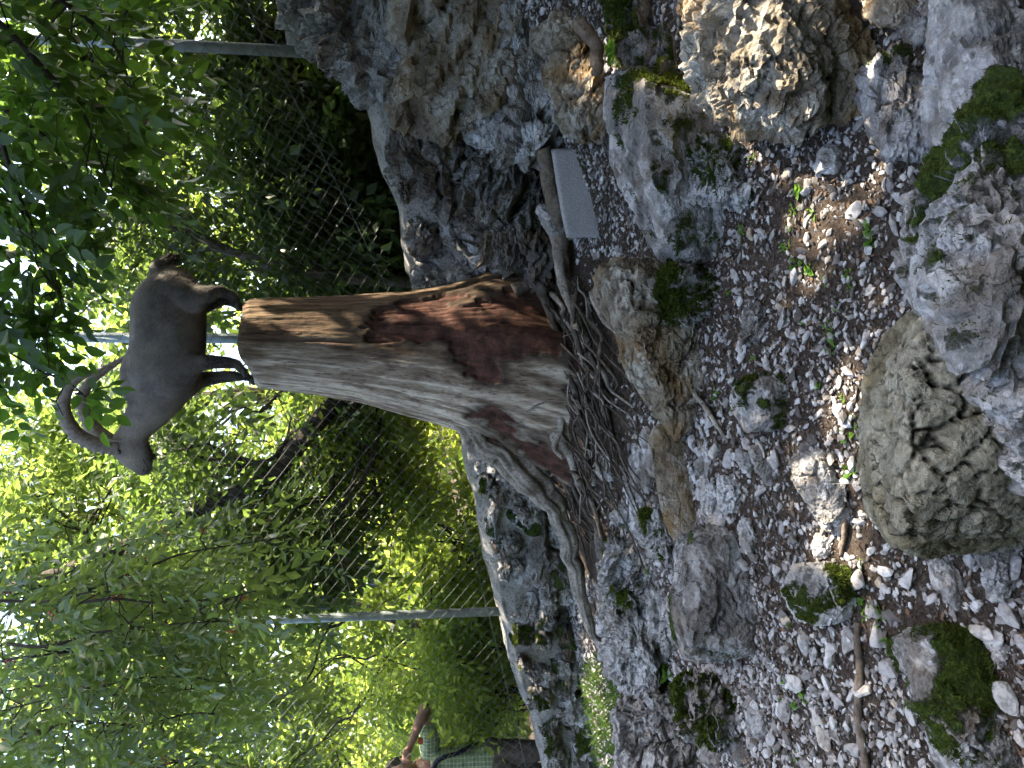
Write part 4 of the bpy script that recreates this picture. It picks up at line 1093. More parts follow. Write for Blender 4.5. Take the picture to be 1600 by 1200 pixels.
P_, D_, U_, S_ = grow(bt, bb, TB, 'leaf_beech', .25, 700, 'bark', upn=.78)
def off_ibex(P_, D_, S_):
    k_ = np.ones(len(P_), bool); Dn = D_ / np.linalg.norm(D_, axis=1, keepdims=True)
    for q in (0, .35, .7, 1.05):
        x, y, _ = proj(P_ + Dn * (S_ * q)[:, None])
        k_ &= ~((x > 172) & (x < 425) & (y > 385) & (y < 765)) & ~((x > 84) & (x < 425) & (y > 606) & (y < 765)) & ~((x > 148) & (x < 300) & (y > 540) & (y < 620))
    return k_
k_ = off_ibex(P_, D_, S_)
P_, D_, U_, S_ = P_[k_], D_[k_], U_[k_], S_[k_]
# one drooping spray in front of the horn and neck
C_, Dd, Ud, Sd, _ = bough([(20, 548, 3.45), (66, 580, 3.5), (98, 592, 3.52), (118, 606, 3.53), (130, 618, 3.53), (138, 626, 3.53)], .004, 8, .010, TB, 'leaf_beech', .14, 765, bt, 'bark', None, .15, .55)
T4 = [leaf_template(4, .50, .62, 50, 980 + k, sub=True) for k in range(3)]
V, T, rn = scatter_sprays(C_, Dd, Ud, Sd, T4, 72); cr = obj('leaf_spray', V, T, M['leaf_beech'], bt, {'rnd': rn * .3 + .7}, False); cr['kind'] = 'stuff'
C_, Dd, Ud, Sd = C_[:0], Dd[:0], Ud[:0], Sd[:0]
P_, D_, U_, S_ = np.vstack([P_, C_]), np.vstack([D_, Dd]), np.vstack([U_, Ud]), np.concatenate([S_, Sd])
x_, y_, _ = proj(P_)
inside = (x_ > -30) & (x_ < 260) & (y_ > -30) & (y_ < 700)
# leaves near enough to be told apart are single leaves
one = leaf_template(2, .30, .62, 3, 4, sub=True)   # last leaf of this template is straight
TBS = [leaf_template(9, .30, .64, 48, 900 + k, droop=.12, sub=True) for k in range(5)]
sel = np.where((x_ > 15) & (x_ < 250) & (y_ > 250) & (y_ < 690))[0]
rg.shuffle(sel); sel = sel[:33]
rest = np.setdiff1d(np.arange(len(P_)), sel)
V, T, rn = scatter_sprays(P_[rest], D_[rest], U_[rest], S_[rest], TBS, 71)
cr = obj('crown', V, T, M['leaf_beech'], bt, {'rnd': rn}, False); cr['kind'] = 'stuff'; NT_ += len(T)
lib = []
for k in range(5):
    tv, tt_, tl = TBS[k]
    for q in range(tl.max() + 1):
        m = tl == q; idx = np.where(m)[0]; o0 = tv[idx[0]]
        mp = -np.ones(len(tv), int); mp[idx] = np.arange(len(idx))
        tri = mp[tt_[np.all(m[tt_], axis=1)]]
        lib.append((k, o0, mesh('leaf', tv[idx] - o0, tri, M['leaf_beech'], {'rnd': np.full(len(idx), rg.random())}, False)))
nl = 0
for s_ in sel:
    k = int(rg.integers(0, 5)); d = D_[s_] / np.linalg.norm(D_[s_]); b = np.cross(U_[s_], d); b /= np.linalg.norm(b); n_ = np.cross(d, b)
    M3 = np.stack([d, b, n_], 1) * S_[s_]
    V, Q = tube(P_[s_] + np.outer(np.linspace(0, 1, 4) * S_[s_], d), np.linspace(.0018, .0008, 4), 4)
    tw_ = obj('twig', V, Q, M['bark'], bt)
    for kk, o0, me in lib:
        if kk != k or nl >= 295: continue
        p = P_[s_] + M3 @ o0
        m4 = Matrix([[*M3[i], p[i]] for i in range(3)] + [[0, 0, 0, 1]])
        inst('leaf', me, m4, tw_); nl += 1
print('single leaves', nl)

# --- berry tree on the open side: hanging narrow leaves and red berries
pe = W(120, 1260, 4.6)
berry = thing('berry_tree', 'slender-leaved tree with red berry clusters hanging in front of the fence', 'tree', (-4.6, 3.9, float(ground_z(-4.6, 3.9)[0])))
tp = np.array([(-4.6, 3.9, ground_z(-4.6, 3.9)[0] - .05), (-4.4, 4.0, 1.5), (-4.1, 4.1, 3.0), (-3.6, 4.2, 4.4), (-3.0, 4.3, 5.4)])
V, Q = tube(spline(tp, 40), np.linspace(.12, .04, 40), 12, .02, .1, 3); obj('trunk', V, Q, M['bark'], berry)
bb = []
r = np.random.default_rng(31)
for k in range(30):
    y0 = r.uniform(800, 1330); x0 = r.uniform(-160, 150); Y0 = r.uniform(3.9, 5.1)
    L = r.uniform(180, 380); sl_ = r.uniform(-.75, -.05)
    x1 = x0 + L * r.uniform(.75, 1.0); x1 = min(x1, 250 + 150 * smooth(700, 1000, y0) * r.uniform(.6, 1.2) + r.uniform(0, 90)); 
    if y0 + sl_ * L * .6 < 800 and x1 > 90: continue
    bb.append(([(x0, y0, Y0), (x0 + .35 * (x1 - x0), y0 + sl_ * L * .3, Y0 - .05), (x0 + .7 * (x1 - x0), y0 + sl_ * L * .5, Y0 - .1), (x1, y0 + sl_ * L * .6, Y0 - .1)], .008, 32, .11))
P_, D_, U_, S_ = grow(berry, bb, TW, 'leaf_berry', .27, 800, 'bark', upn=.45, hang=.6, gaps=gapf(1.0))
k_ = off_ibex(P_, D_, S_); P_, D_, U_, S_ = P_[k_], D_[k_], U_[k_], S_[k_]
V, T, rn = scatter_sprays(P_, D_, U_, S_, TW, 81)
cr = obj('crown', V, T, M['leaf_berry'], berry, {'rnd': rn}, False); cr['kind'] = 'stuff'; NT_ += len(T)
M['berry'] = plain('berry_red', (.32, .022, .02), .3, .5, 0, .3, 8)
S1, T1 = ico(1); bs = []
for k in r.choice(len(P_), 90, replace=False):
    for q in range(r.integers(4, 9)):
        c = P_[k] + r.normal(0, .014, 3); bs.append((S1 * r.uniform(.0045, .0065) + c, T1))
V, T = join(bs); b_ = obj('berry_clusters', V, T, M['berry'], berry); b_['kind'] = 'stuff'; NT_ += len(V) * 2

# --- trees and shrubs behind the fence
def clumps_px(rects, r, n, Yr, rad):
    out = []
    for k in range(n):
        x0, x1, y0, y1 = rects[r.integers(0, len(rects))]
        out.append((W(r.uniform(x0, x1), r.uniform(y0, y1), r.uniform(*Yr)), np.array([rad * r.uniform(.7, 1.3), rad * r.uniform(.7, 1.3), rad * r.uniform(.5, .9)])))
    return out
def gz(x, y): return float(ground_z(x, y)[0])
r = np.random.default_rng(51)
# the leaning dark limb tree
b0 = W(640, 480, 6.2); 
_, n = tree('leaning_tree', 'tree with a thick dark limb leaning across behind the stump', (b0[0], 6.2, gz(b0[0], 6.2) - .1), None, clumps_px([(120, 560, 600, 960), (300, 600, 760, 940)], r, 30, (6.0, 7.4), .40), 1200, TS, 'leaf_dark', .34, 61, 'bark', .085, True, gapf(), .7,
            trunk_path=[np.array([b0[0], 6.2, gz(b0[0], 6.2) - .1]), W(600, 560, 6.2), W(530, 622, 6.2), W(470, 690, 6.2), W(425, 742, 6.25), W(360, 775, 6.3), W(290, 805, 6.35), W(200, 850, 6.4), W(60, 905, 6.5), W(-150, 960, 6.6)]); NT_ += n
b9 = W(600, 1000, 7.6)
_, n = tree('slender_tree', 'slender mid-green tree behind the fence, between the leaning limb and the berry tree', (b9[0], 7.6, gz(b9[0], 7.6) - .1), W(-200, 900, 7.8), clumps_px([(-60, 330, 600, 960), (-80, 200, 620, 1240), (180, 500, 960, 1260)], r, 44, (7.0, 8.6), .46), 2500, TS, 'leaf_berry', .34, 66, 'bark', .06, True, gapf(.8), .7); NT_ += n
# thin grey stem beside the stump
b1 = W(640, 441, 5.6)
_, n = tree('young_tree', 'thin grey stemmed young tree standing behind the wall beside the stump', (b1[0], 5.6, gz(b1[0], 5.6) - .1), None, clumps_px([(130, 560, 250, 470), (440, 600, 330, 460)], r, 26, (5.5, 6.6), .40), 1700, TS, 'leaf_dark', .32, 62, 'barkg', .045, True, gapf(), .7,
            trunk_path=[np.array([b1[0], 5.6, gz(b1[0], 5.6) - .1]), W(640, 441, 5.6), W(560, 437, 5.6), W(500, 428, 5.6), W(440, 418, 5.6), W(380, 400, 5.65), W(250, 350, 5.7), W(100, 330, 5.8), W(-100, 300, 6)]); NT_ += n
# dense dark tree behind the rock pile
b2 = W(600, -60, 6.0)
_, n = tree('dense_tree', 'dense dark green tree standing behind the rock pile', (b2[0], 6.0, gz(b2[0], 6.0) - .1), W(-200, 10, 6.2), clumps_px([(0, 420, -120, 230), (380, 600, 40, 300)], r, 40, (5.6, 7.2), .46), 3500, TS, 'leaf_dark', .32, 63, 'bark', .14, True, gapf(.9), .7); NT_ += n
# sunlit trees and bushes farther out
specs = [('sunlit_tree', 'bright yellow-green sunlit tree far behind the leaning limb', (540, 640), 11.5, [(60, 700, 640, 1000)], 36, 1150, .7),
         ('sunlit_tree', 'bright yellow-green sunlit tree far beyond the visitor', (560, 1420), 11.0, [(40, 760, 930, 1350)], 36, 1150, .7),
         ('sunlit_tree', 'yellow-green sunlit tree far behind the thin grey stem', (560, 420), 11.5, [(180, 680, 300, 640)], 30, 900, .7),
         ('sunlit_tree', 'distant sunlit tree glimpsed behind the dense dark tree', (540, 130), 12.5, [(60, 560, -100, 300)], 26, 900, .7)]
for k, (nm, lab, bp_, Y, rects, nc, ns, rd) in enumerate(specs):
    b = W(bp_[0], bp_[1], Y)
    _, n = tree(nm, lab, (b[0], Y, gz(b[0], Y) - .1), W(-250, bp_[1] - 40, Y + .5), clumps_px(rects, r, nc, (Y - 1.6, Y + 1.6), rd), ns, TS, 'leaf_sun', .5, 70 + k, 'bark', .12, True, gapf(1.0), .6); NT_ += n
# shrubs right behind the fence
shr = [('shrub', 'leafy green shrub behind the fence beside the visitor', (770, 1080), 7.0, [(560, 830, 960, 1160)], 14, 560),
       ('shrub', 'tangled green shrub behind the fence between its two posts', (720, 860), 6.7, [(560, 770, 700, 960)], 18, 620),
       ('shrub', 'low green shrub behind the wall coping beside the thin stem', (640, 330), 6.2, [(480, 640, 200, 420)], 14, 900),
       ('shrub', 'shrub right behind the stump, seen through the fence mesh', (690, 620), 6.7, [(480, 700, 600, 740)], 12, 700)]
shr.append(('shrub', 'low leafy shrub at the feet of the visitor behind the wall', (800, 1010), 6.7, [(690, 800, 900, 1090)], 12, 620))
shr.append(('shrub', 'waist-high shrub behind the fence, between post and visitor', (760, 1080), 7.6, [(640, 780, 980, 1220)], 12, 620))
for k, (nm, lab, bp_, Y, rects, nc, ns) in enumerate(shr):
    b = W(bp_[0], bp_[1], Y)
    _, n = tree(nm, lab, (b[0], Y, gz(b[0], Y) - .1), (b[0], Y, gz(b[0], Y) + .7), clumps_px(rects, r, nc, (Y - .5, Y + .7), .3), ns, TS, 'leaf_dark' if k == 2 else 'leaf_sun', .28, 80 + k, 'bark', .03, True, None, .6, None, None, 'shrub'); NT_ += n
# far wood that closes the view low down
r = np.random.default_rng(91); Pq = []
n_ = 3600
y_ = r.uniform(-700, 1900, n_); x_ = r.uniform(430, 800, n_); Yq = r.uniform(15, 22, n_)
Pq = np.array([W(a, b, c) for a, b, c in zip(x_, y_, Yq)]); hh = Pq[:, 2]
keep = (Pq[:, 2] < 5.6 + 1.4 * vnoise(Pq * np.array([.35, 0, 0]), 5)) & gapf(.9)(Pq)
Pq = Pq[keep]; D_ = r.normal(0, 1, Pq.shape); U_ = r.normal(0, .5, Pq.shape) + np.array([0, 0, .6])
V, T, rn = scatter_sprays(Pq, D_, U_, r.uniform(.8, 1.3, len(Pq)), TS, 95)
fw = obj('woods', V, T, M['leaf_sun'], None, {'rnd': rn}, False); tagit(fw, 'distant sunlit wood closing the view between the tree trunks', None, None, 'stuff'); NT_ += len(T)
# unseen wood added behind and beside the viewer to keep low sky off the enclosure
TG = [leaf_template(5, .42, .7, 50, 960 + k) for k in range(4)]
n_ = 5000; az = r.uniform(R_(-205), R_(20), n_); el = r.uniform(-.05, 1.0, n_); rad = r.uniform(6.5, 9.5, n_)
top = 7.4 - 2.4 * smooth(-70, -130, np.degrees(az))
Pq = np.stack([rad * np.cos(az), 1.5 + rad * np.sin(az), el * top], 1)
D_ = r.normal(0, 1, Pq.shape); U_ = r.normal(0, .5, Pq.shape) + np.array([0, 0, .6])
S_ = r.uniform(1.1, 1.9, len(Pq)); k_ = sun_gaps(Pq, D_, S_, .5); Pq, D_, U_, S_ = Pq[k_], D_[k_], U_[k_], S_[k_]
V, T, rn = scatter_sprays(Pq - D_ / np.linalg.norm(D_, axis=1, keepdims=True) * S_[:, None] * .5, D_, U_, S_, TG, 97)
fw = obj('woods', V, T, M['leaf_dark'], None, {'rnd': rn}, False); tagit(fw, 'dense green wood around the near side of the enclosure', None, None, 'stuff'); NT_ += len(T)
print('foliage tris', NT_)
# ------------------------------------------------------------------ bodies: union of tapered limbs and ellipsoids, fused into one skin
def fuse(name, shapes, voxel, mat, parent, smooth_it=8, factor=.5, squash=None, org=None):
    """shapes: ('cap', a, b, ra, rb) or ('ell', c, (rx, ry, rz)) or ('chain', [(p, r), ...]) in world space"""
    parts = []
    S, T = ico(3)
    for s in shapes:
        if s[0] == 'ell':
            Mx = np.asarray(s[3]) if len(s) > 3 else np.eye(3)
            parts.append(((S * np.asarray(s[2])) @ Mx.T + np.asarray(s[1]), T))
        else:
            ch = s[1]
            P_ = spline(np.array([c[0] for c in ch]), max(2, (len(ch) - 1) * 8)); rr = np.interp(np.linspace(0, len(ch) - 1, len(P_)), np.arange(len(ch)), [c[1] for c in ch])
            V, Q = tube(P_, rr, 16)
            parts.append((V, Q))
            parts.append((S * ch[0][1] + np.asarray(ch[0][0]), T)); parts.append((S * ch[-1][1] + np.asarray(ch[-1][0]), T))
    V, Q = join(parts)
    if squash is not None: V = squash(V)
    me = mesh(name, V, Q, None)
    o = bpy.data.objects.new(name, me); COL.objects.link(o)
    m = o.modifiers.new('r', 'REMESH'); m.mode = 'VOXEL'; m.voxel_size = voxel
    m = o.modifiers.new('s', 'SMOOTH'); m.iterations = smooth_it; m.factor = factor
    dg = bpy.context.evaluated_depsgraph_get(); ev = o.evaluated_get(dg); em = ev.to_mesh()
    n = len(em.vertices); co = np.empty(n * 3, np.float32); em.vertices.foreach_get('co', co); co = co.reshape(-1, 3).astype(float)
    em.calc_loop_triangles(); tr = np.empty(len(em.loop_triangles) * 3, np.int32); em.loop_triangles.foreach_get('vertices', tr); tr = tr.reshape(-1, 3)
    ev.to_mesh_clear(); bpy.data.objects.remove(o); bpy.data.meshes.remove(me)
    return co, tr

GYD = SY                      # the ibex stands on the stump, side on
def gp(x, y, d=0.0): return W(x, y, GYD + d)
gs = px(gp(260, 540))
def g(x, y, r, d=0.0): return (gp(x, y, d), r * gs)
sh = []
# trunk of the body
sh.append(('chain', [g(252, 423, 19), g(256, 432, 32), g(260, 448, 46), g(262, 470, 54.5), g(263, 500, 57), g(262, 540, 57), g(257, 570, 58), g(252, 595, 55), g(246, 616, 44), g(233, 640, 34), g(216, 664, 26), g(205, 686, 21)]))
sh.append(('ell', gp(203, 590), (40 * gs, 30 * gs, 14 * gs)))           # withers
sh.append(('chain', [g(276, 600, 32), g(266, 618, 26), g(250, 638, 22)]))    # brisket and throat
body_c = gp(260, 540)
def squash(V):
    W_ = V.copy(); W_[:, 1] = body_c[1] + (V[:, 1] - body_c[1]) * .70
    return W_
hd = lambda x, y, r, d=0.0: (gp(x, y, d), r * gs)
head = [('chain', [hd(200, 688, 23), hd(203, 702, 24), hd(213, 717, 19), hd(224, 730, 13.5)]), ('chain', [hd(212, 695, 20), hd(220, 708, 17), hd(229, 727, 10)]),
        ('chain', [hd(189, 694, 16), hd(192, 706, 14.5), hd(205, 721, 12), hd(222, 735, 9.5)])]
sh += head
co1, tr1 = None, None
zt = TOPZ
def foot_pt(y, d):
    """a hoof on top of the stump at photo row y and depth offset d"""
    X = W(390, y, GYD + d)[0]
    k = np.array([X, GYD + d, zt + .004 - .055 * float(smooth(.1, 1.0, np.array(-(X - ctr[0][0]) / rm[0]))) * 1.0])
    return k
legs = []
fh1, fh2 = foot_pt(474, -.075), foot_pt(481, .085)
ff1, ff2 = foot_pt(578, -.08), foot_pt(592, .075)
up = lambda p, dx, dz: p + np.array([dx, 0, dz])
def P(x, y, d): return gp(x, y, d)
# depths here are divided by the squash so that the limbs come out where they are meant
def leg(pts): legs.append(('chain', [(np.array([p[0], body_c[1] + (p[1] - body_c[1]) / .70, p[2]]), r * gs) for p, r in pts]))
leg([(P(266, 456, -.05), 33), (P(300, 466, -.08), 24), (P(322, 462, -.095), 15), (P(338, 456, -.09), 11.5), (P(352, 458, -.085), 9), (P(368, 466, -.08), 7), (up(fh1, .0, .045), 6.4), (up(fh1, -.005, .02), 6.0)])
leg([(P(266, 458, .05), 33), (P(300, 474, .08), 24), (P(325, 474, .095), 14), (P(342, 468, .09), 11.5), (P(356, 470, .085), 9), (P(370, 476, .08), 7), (up(fh2, .0, .045), 6.4), (up(fh2, -.005, .02), 6.0)])
leg([(P(262, 590, -.06), 34), (P(290, 578, -.085), 23), (P(312, 568, -.085), 13.5), (P(336, 566, -.082), 11), (P(356, 567, -.08), 10), (P(372, 570, -.08), 7.2), (up(ff1, .008, .04), 6.6), (up(ff1, -.004, .02), 6.6)])
leg([(P(262, 600, .06), 34), (P(292, 600, .085), 22), (P(314, 594, .085), 13.5), (P(338, 590, .082), 11), (P(360, 588, .08), 10), (P(376, 589, .08), 7.2), (up(ff2, .008, .04), 6.6), (up(ff2, -.004, .02), 6.6)])
sh += legs
sh.append(('chain', [g(245, 420, 5.5), g(253, 411, 4.5), g(263, 406, 3.5)]))          # dock of the tail
t = NT('ibex_coat')
vec = t.coord((1, 1, 1)); n1 = t.noise(vec, 9, 5, .6); n2 = t.noise(t.coord((55, 55, 190)), 1.0, 4, .6); n5 = t.noise(t.coord((40, 90, 40)), 3, 3, .6)
c = t.ramp(n1, [(.3, (.105, .094, .084)), (.55, (.175, .157, .14)), (.75, (.235, .212, .19))])
c = t.mix(t.attr('dark'), c, (.013, .012, .011))
c = t.mix(t.attr('light'), c, (.33, .29, .24))
c = t.mix(t.ramp(n5, [(.35, (.55, .55, .55)), (.6, (0, 0, 0))]), c, t.mix(.45, c, (.02, .015, .012)))
M['coat'] = t.done(c, .75, t.bump(n5, .5, .006), .25)
t.b.inputs['Sheen Weight'].default_value = .08; t.b.inputs['Sheen Roughness'].default_value = .5
goat = thing('ibex', 'grey-brown ibex with long ridged backswept horns standing on the stump', 'ibex', (topc[0], GYD, TOPZ))
co, tr = fuse('body', sh, .0095, None, goat, 9, .5, squash)
x_, y_, _ = proj(co)
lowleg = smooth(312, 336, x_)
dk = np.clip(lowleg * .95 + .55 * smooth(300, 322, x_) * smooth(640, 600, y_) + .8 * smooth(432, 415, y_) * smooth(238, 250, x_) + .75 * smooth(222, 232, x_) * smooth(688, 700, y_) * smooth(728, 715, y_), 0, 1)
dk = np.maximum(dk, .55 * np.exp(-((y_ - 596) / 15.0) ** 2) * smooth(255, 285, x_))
lt = np.clip(.55 * smooth(625, 660, y_) * smooth(700, 680, y_) + .75 * np.exp(-(np.hypot(x_ - 203, y_ - 714) / 18) ** 2) * 1.2 + .35 * smooth(225, 205, x_) * smooth(430, 470, y_) * smooth(640, 600, y_), 0, 1) * (1 - dk)  # lighter back and darker belly: shading put into the coat colour
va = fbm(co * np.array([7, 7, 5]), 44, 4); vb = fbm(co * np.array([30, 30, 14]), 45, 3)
dk = np.clip(dk + .30 * np.clip(va, 0, 1) + .16 * vb, 0, 1); lt = np.clip(lt + .30 * np.clip(-va, 0, 1) - .12 * vb, 0, 1)  # uneven patches imitate muscle shading in the coat colour
Nn = vnormals(co, tr)
body = obj('body', co, tr, M['coat'], goat, {'dark': dk, 'light': lt})
# short coat: hairs lying back along the body
rh = np.random.default_rng(8)
ar = np.linalg.norm(np.cross(co[tr[:, 1]] - co[tr[:, 0]], co[tr[:, 2]] - co[tr[:, 0]]), axis=1)
pick = rh.choice(len(tr), 42000, p=ar / ar.sum()); w_ = rh.dirichlet((1, 1, 1), len(pick))
hp = (co[tr[pick]] * w_[:, :, None]).sum(1); hn = Nn[tr[pick, 0]]
flow = np.array([.75, 0, -.55]) + rh.normal(0, .25, hp.shape); flow -= hn * (flow * hn).sum(1, keepdims=True) * .85
flow /= np.linalg.norm(flow, axis=1, keepdims=True)
ln = rh.uniform(.012, .030, len(hp)); xh, _, _ = proj(hp); ln = np.where(xh > 330, ln * .5, ln)
sd_ = np.cross(flow, hn); sd_ /= np.maximum(np.linalg.norm(sd_, axis=1, keepdims=True), 1e-9)
tipp = hp + (flow * .95 + hn * .28) * ln[:, None]
V = np.stack([hp - sd_ * .0009, hp + sd_ * .0009, tipp], 1).reshape(-1, 3); T = np.arange(len(V)).reshape(-1, 3)
rep = lambda a: np.repeat(a[tr[pick, 0]], 3)
fu = obj('fur', V, T, M['coat'], body, {'dark': np.clip(rep(dk) + np.repeat(rh.uniform(-.25, .45, len(hp)), 3), 0, 1), 'light': np.clip(rep(lt) + np.repeat(rh.uniform(-.1, .4, len(hp)), 3), 0, 1)}, False); fu['kind'] = 'stuff'
# tail tuft and beard: long dark hairs
M['darkhair'] = plain('dark_hair', (.016, .013, .011), .7, .3)
def tuft(name, a, b, spread, n, ln, parent, seed):
    r = np.random.default_rng(seed); a, b = np.asarray(a), np.asarray(b)
    q = r.random(n); p0 = a + (b - a) * q[:, None] * .7 + r.normal(0, spread, (n, 3)); d = (b - a) / np.linalg.norm(b - a) + r.normal(0, .28, (n, 3))
    d /= np.linalg.norm(d, axis=1, keepdims=True); l = ln * r.uniform(.6, 1.1, n)
    s = np.cross(d, r.normal(0, 1, (n, 3))); s /= np.linalg.norm(s, axis=1, keepdims=True)
    V = np.stack([p0 - s * .0013, p0 + s * .0013, p0 + d * l[:, None]], 1).reshape(-1, 3)
    return obj(name, V, np.arange(len(V)).reshape(-1, 3), M['darkhair'], parent, None, False)
tuft('tail', gp(246, 415), gp(276, 402), .010, 1100, .075, goat, 5)['kind'] = 'stuff'
tuft('beard', gp(230, 708), gp(240, 714), .008, 300, .035, goat, 6)['kind'] = 'stuff'
# horns: thick, ridged on the front
t = NT('horn'); n = t.noise(t.coord((1, 1, 1)), 60, 4, .6); n2 = t.noise(t.coord(), 12, 3, .5)
c = t.ramp(n, [(.3, (.08, .062, .048)), (.6, (.18, .145, .115)), (.8, (.26, .22, .185))])
M['horn'] = t.done(t.mix(t.attr('ridge'), c, (.22, .195, .17)), .6, t.bump(n, .4, .005), .35)
def horn(pts, seed):
    P_ = spline(np.array([gp(p[0], p[1], p[3]) for p in pts]), 200); rr = np.interp(np.linspace(0, len(pts) - 1, 200), np.arange(len(pts)), [p[2] for p in pts]) * gs * 1.12
    ns = 20; T_ = np.gradient(P_, axis=0); T_ /= np.linalg.norm(T_, axis=1, keepdims=True)
    cc = P_.mean(axis=0) + np.array([.05, 0, -.03]); out = P_ - cc; out -= T_ * (out * T_).sum(1, keepdims=True); out /= np.linalg.norm(out, axis=1, keepdims=True); lat = np.cross(T_, out)
    arc_ = np.concatenate([[0], np.cumsum(np.linalg.norm(np.diff(P_, axis=0), axis=1))])
    kn = np.clip(np.sin(arc_ / .031 * 2 * math.pi + .4 * np.sin(arc_ * 60)) * 1.6 - .35, 0, 1) * smooth(0, .05, arc_) * smooth(arc_[-1], arc_[-1] - .12, arc_)
    V, Rg = [], []
    for i in range(200):
        for j in range(ns):
            a_ = j / ns * 2 * math.pi; fo = max(0, math.cos(a_)) ** .6
            q = rr[i] * (1 + .0) + .012 * kn[i] * fo
            V.append(P_[i] + out[i] * math.cos(a_) * q * 1.05 + lat[i] * math.sin(a_) * rr[i] * .85); Rg.append(kn[i] * fo * .6)
    i = np.arange(199)[:, None] * ns; j = np.arange(ns)[None, :]; j2 = (j + 1) % ns
    Q = np.stack([i + j, i + j2, i + ns + j2, i + ns + j], -1).reshape(-1, 4)
    return obj('horn', np.array(V), Q, M['horn'], goat, {'ridge': Rg})
horn([(186, 700, 9.5, -.028), (176, 699, 10, -.032), (150, 694, 9.6, -.05), (124, 681, 9.2, -.07), (108, 662, 8.6, -.09), (101, 643, 8.0, -.105), (101, 624, 7.2, -.12), (108, 606, 6.4, -.13), (121, 592, 5.4, -.135), (137, 584, 4.2, -.135), (150, 581, 2.0, -.13)], 1)
horn([(186, 694, 9.5, .028), (174, 690, 10, .034), (154, 676, 9.6, .06), (139, 658, 9.0, .09), (131, 638, 8.4, .115), (130, 618, 7.8, .135), (138, 600, 7.2, .15), (152, 586, 6.4, .16), (170, 574, 5.2, .165), (188, 563, 3.6, .165), (203, 552, 1.2, .16)], 2)
# ears, eyes, nose, hooves
def ear(a, b, w, d0, d1):
    n = 14; P_ = np.array([gp(a[0] + (b[0] - a[0]) * q, a[1] + (b[1] - a[1]) * q, d0 + (d1 - d0) * q) for q in np.linspace(0, 1, n)])
    rr = w * gs * np.sin(np.linspace(.35, math.pi - .02, n)) ** .7
    V, Q = tube(P_, rr, 12); C_ = np.vstack([np.repeat(P_, 12, 0), P_[:1], P_[-1:]]); V = C_ + (V - C_) * np.array([.55, 1, .6])
    return obj('ear', V, Q, M['coat'], goat, {'dark': np.zeros(len(V)), 'light': np.full(len(V), .9)})
ear((192, 688), (158, 688), 4.6, -.04, -.085); ear((192, 686), (164, 680), 4.6, .04, .085)
M['eye'] = plain('ibex_eye', (.02, .012, .006), .12, .6); M['nose'] = plain('ibex_nose', (.018, .015, .014), .45, .4); M['hoof'] = plain('hoof', (.03, .026, .023), .5, .35, 0, .3)
S3_, T3_ = ico(3)
bx_, by_, _ = proj(co)
def on_head(x, y, side, rad=7):
    """the skin of the head at a photo position, on the near (-1) or far (1) cheek"""
    m = np.hypot(bx_ - x, by_ - y) < rad
    q = co[m]; q = q[np.argsort(q[:, 1] * side)[-max(3, len(q) // 8):]].mean(axis=0)
    X_ = gp(x, y); return np.array([X_[0], q[1], X_[2]])
for dd in (-1, 1):
    e = on_head(192, 705, dd)
    ey = obj('eye', e + S3_ * np.array([.0105, .0055, .0085]), T3_, M['eye'], goat)
    V, Q = tube(np.array([e + np.array([math.cos(a) * .0125, .001 * dd, .0035 + math.sin(a) * .0105]) for a in np.linspace(.3, 2.9, 12)]), .0032, 6)
    obj('eyelid', V, Q, M['coat'], ey, {'dark': np.full(len(V), .1), 'light': np.full(len(V), .7)})
    obj('nostril', on_head(227, 734, dd, 6) + S3_ * np.array([.006, .004, .0045]), T3_, M['nose'], goat)
V, Q = tube(np.array([on_head(233, 731, -1, 6), on_head(230, 724, -1, 6), on_head(227, 717, -1, 6)]), [.0025, .003, .0015], 6)
obj('mouth', V, Q, M['nose'], goat)
for fp in (fh1, fh2, ff1, ff2):
    for dd in (-1, 1):   # two claws per hoof
        q = np.array([body_c[0] * 0 + fp[0] - .012, fp[1] + dd * .012, fp[2] + .014]); V = S3_ * np.array([.024, .0105, .017]); V[:, 2] = np.maximum(V[:, 2], -.013)
        V[:, 0] -= .25 * np.maximum(V[:, 2], 0) * -1
        obj('hoof', V + q, T3_, M['hoof'], goat)
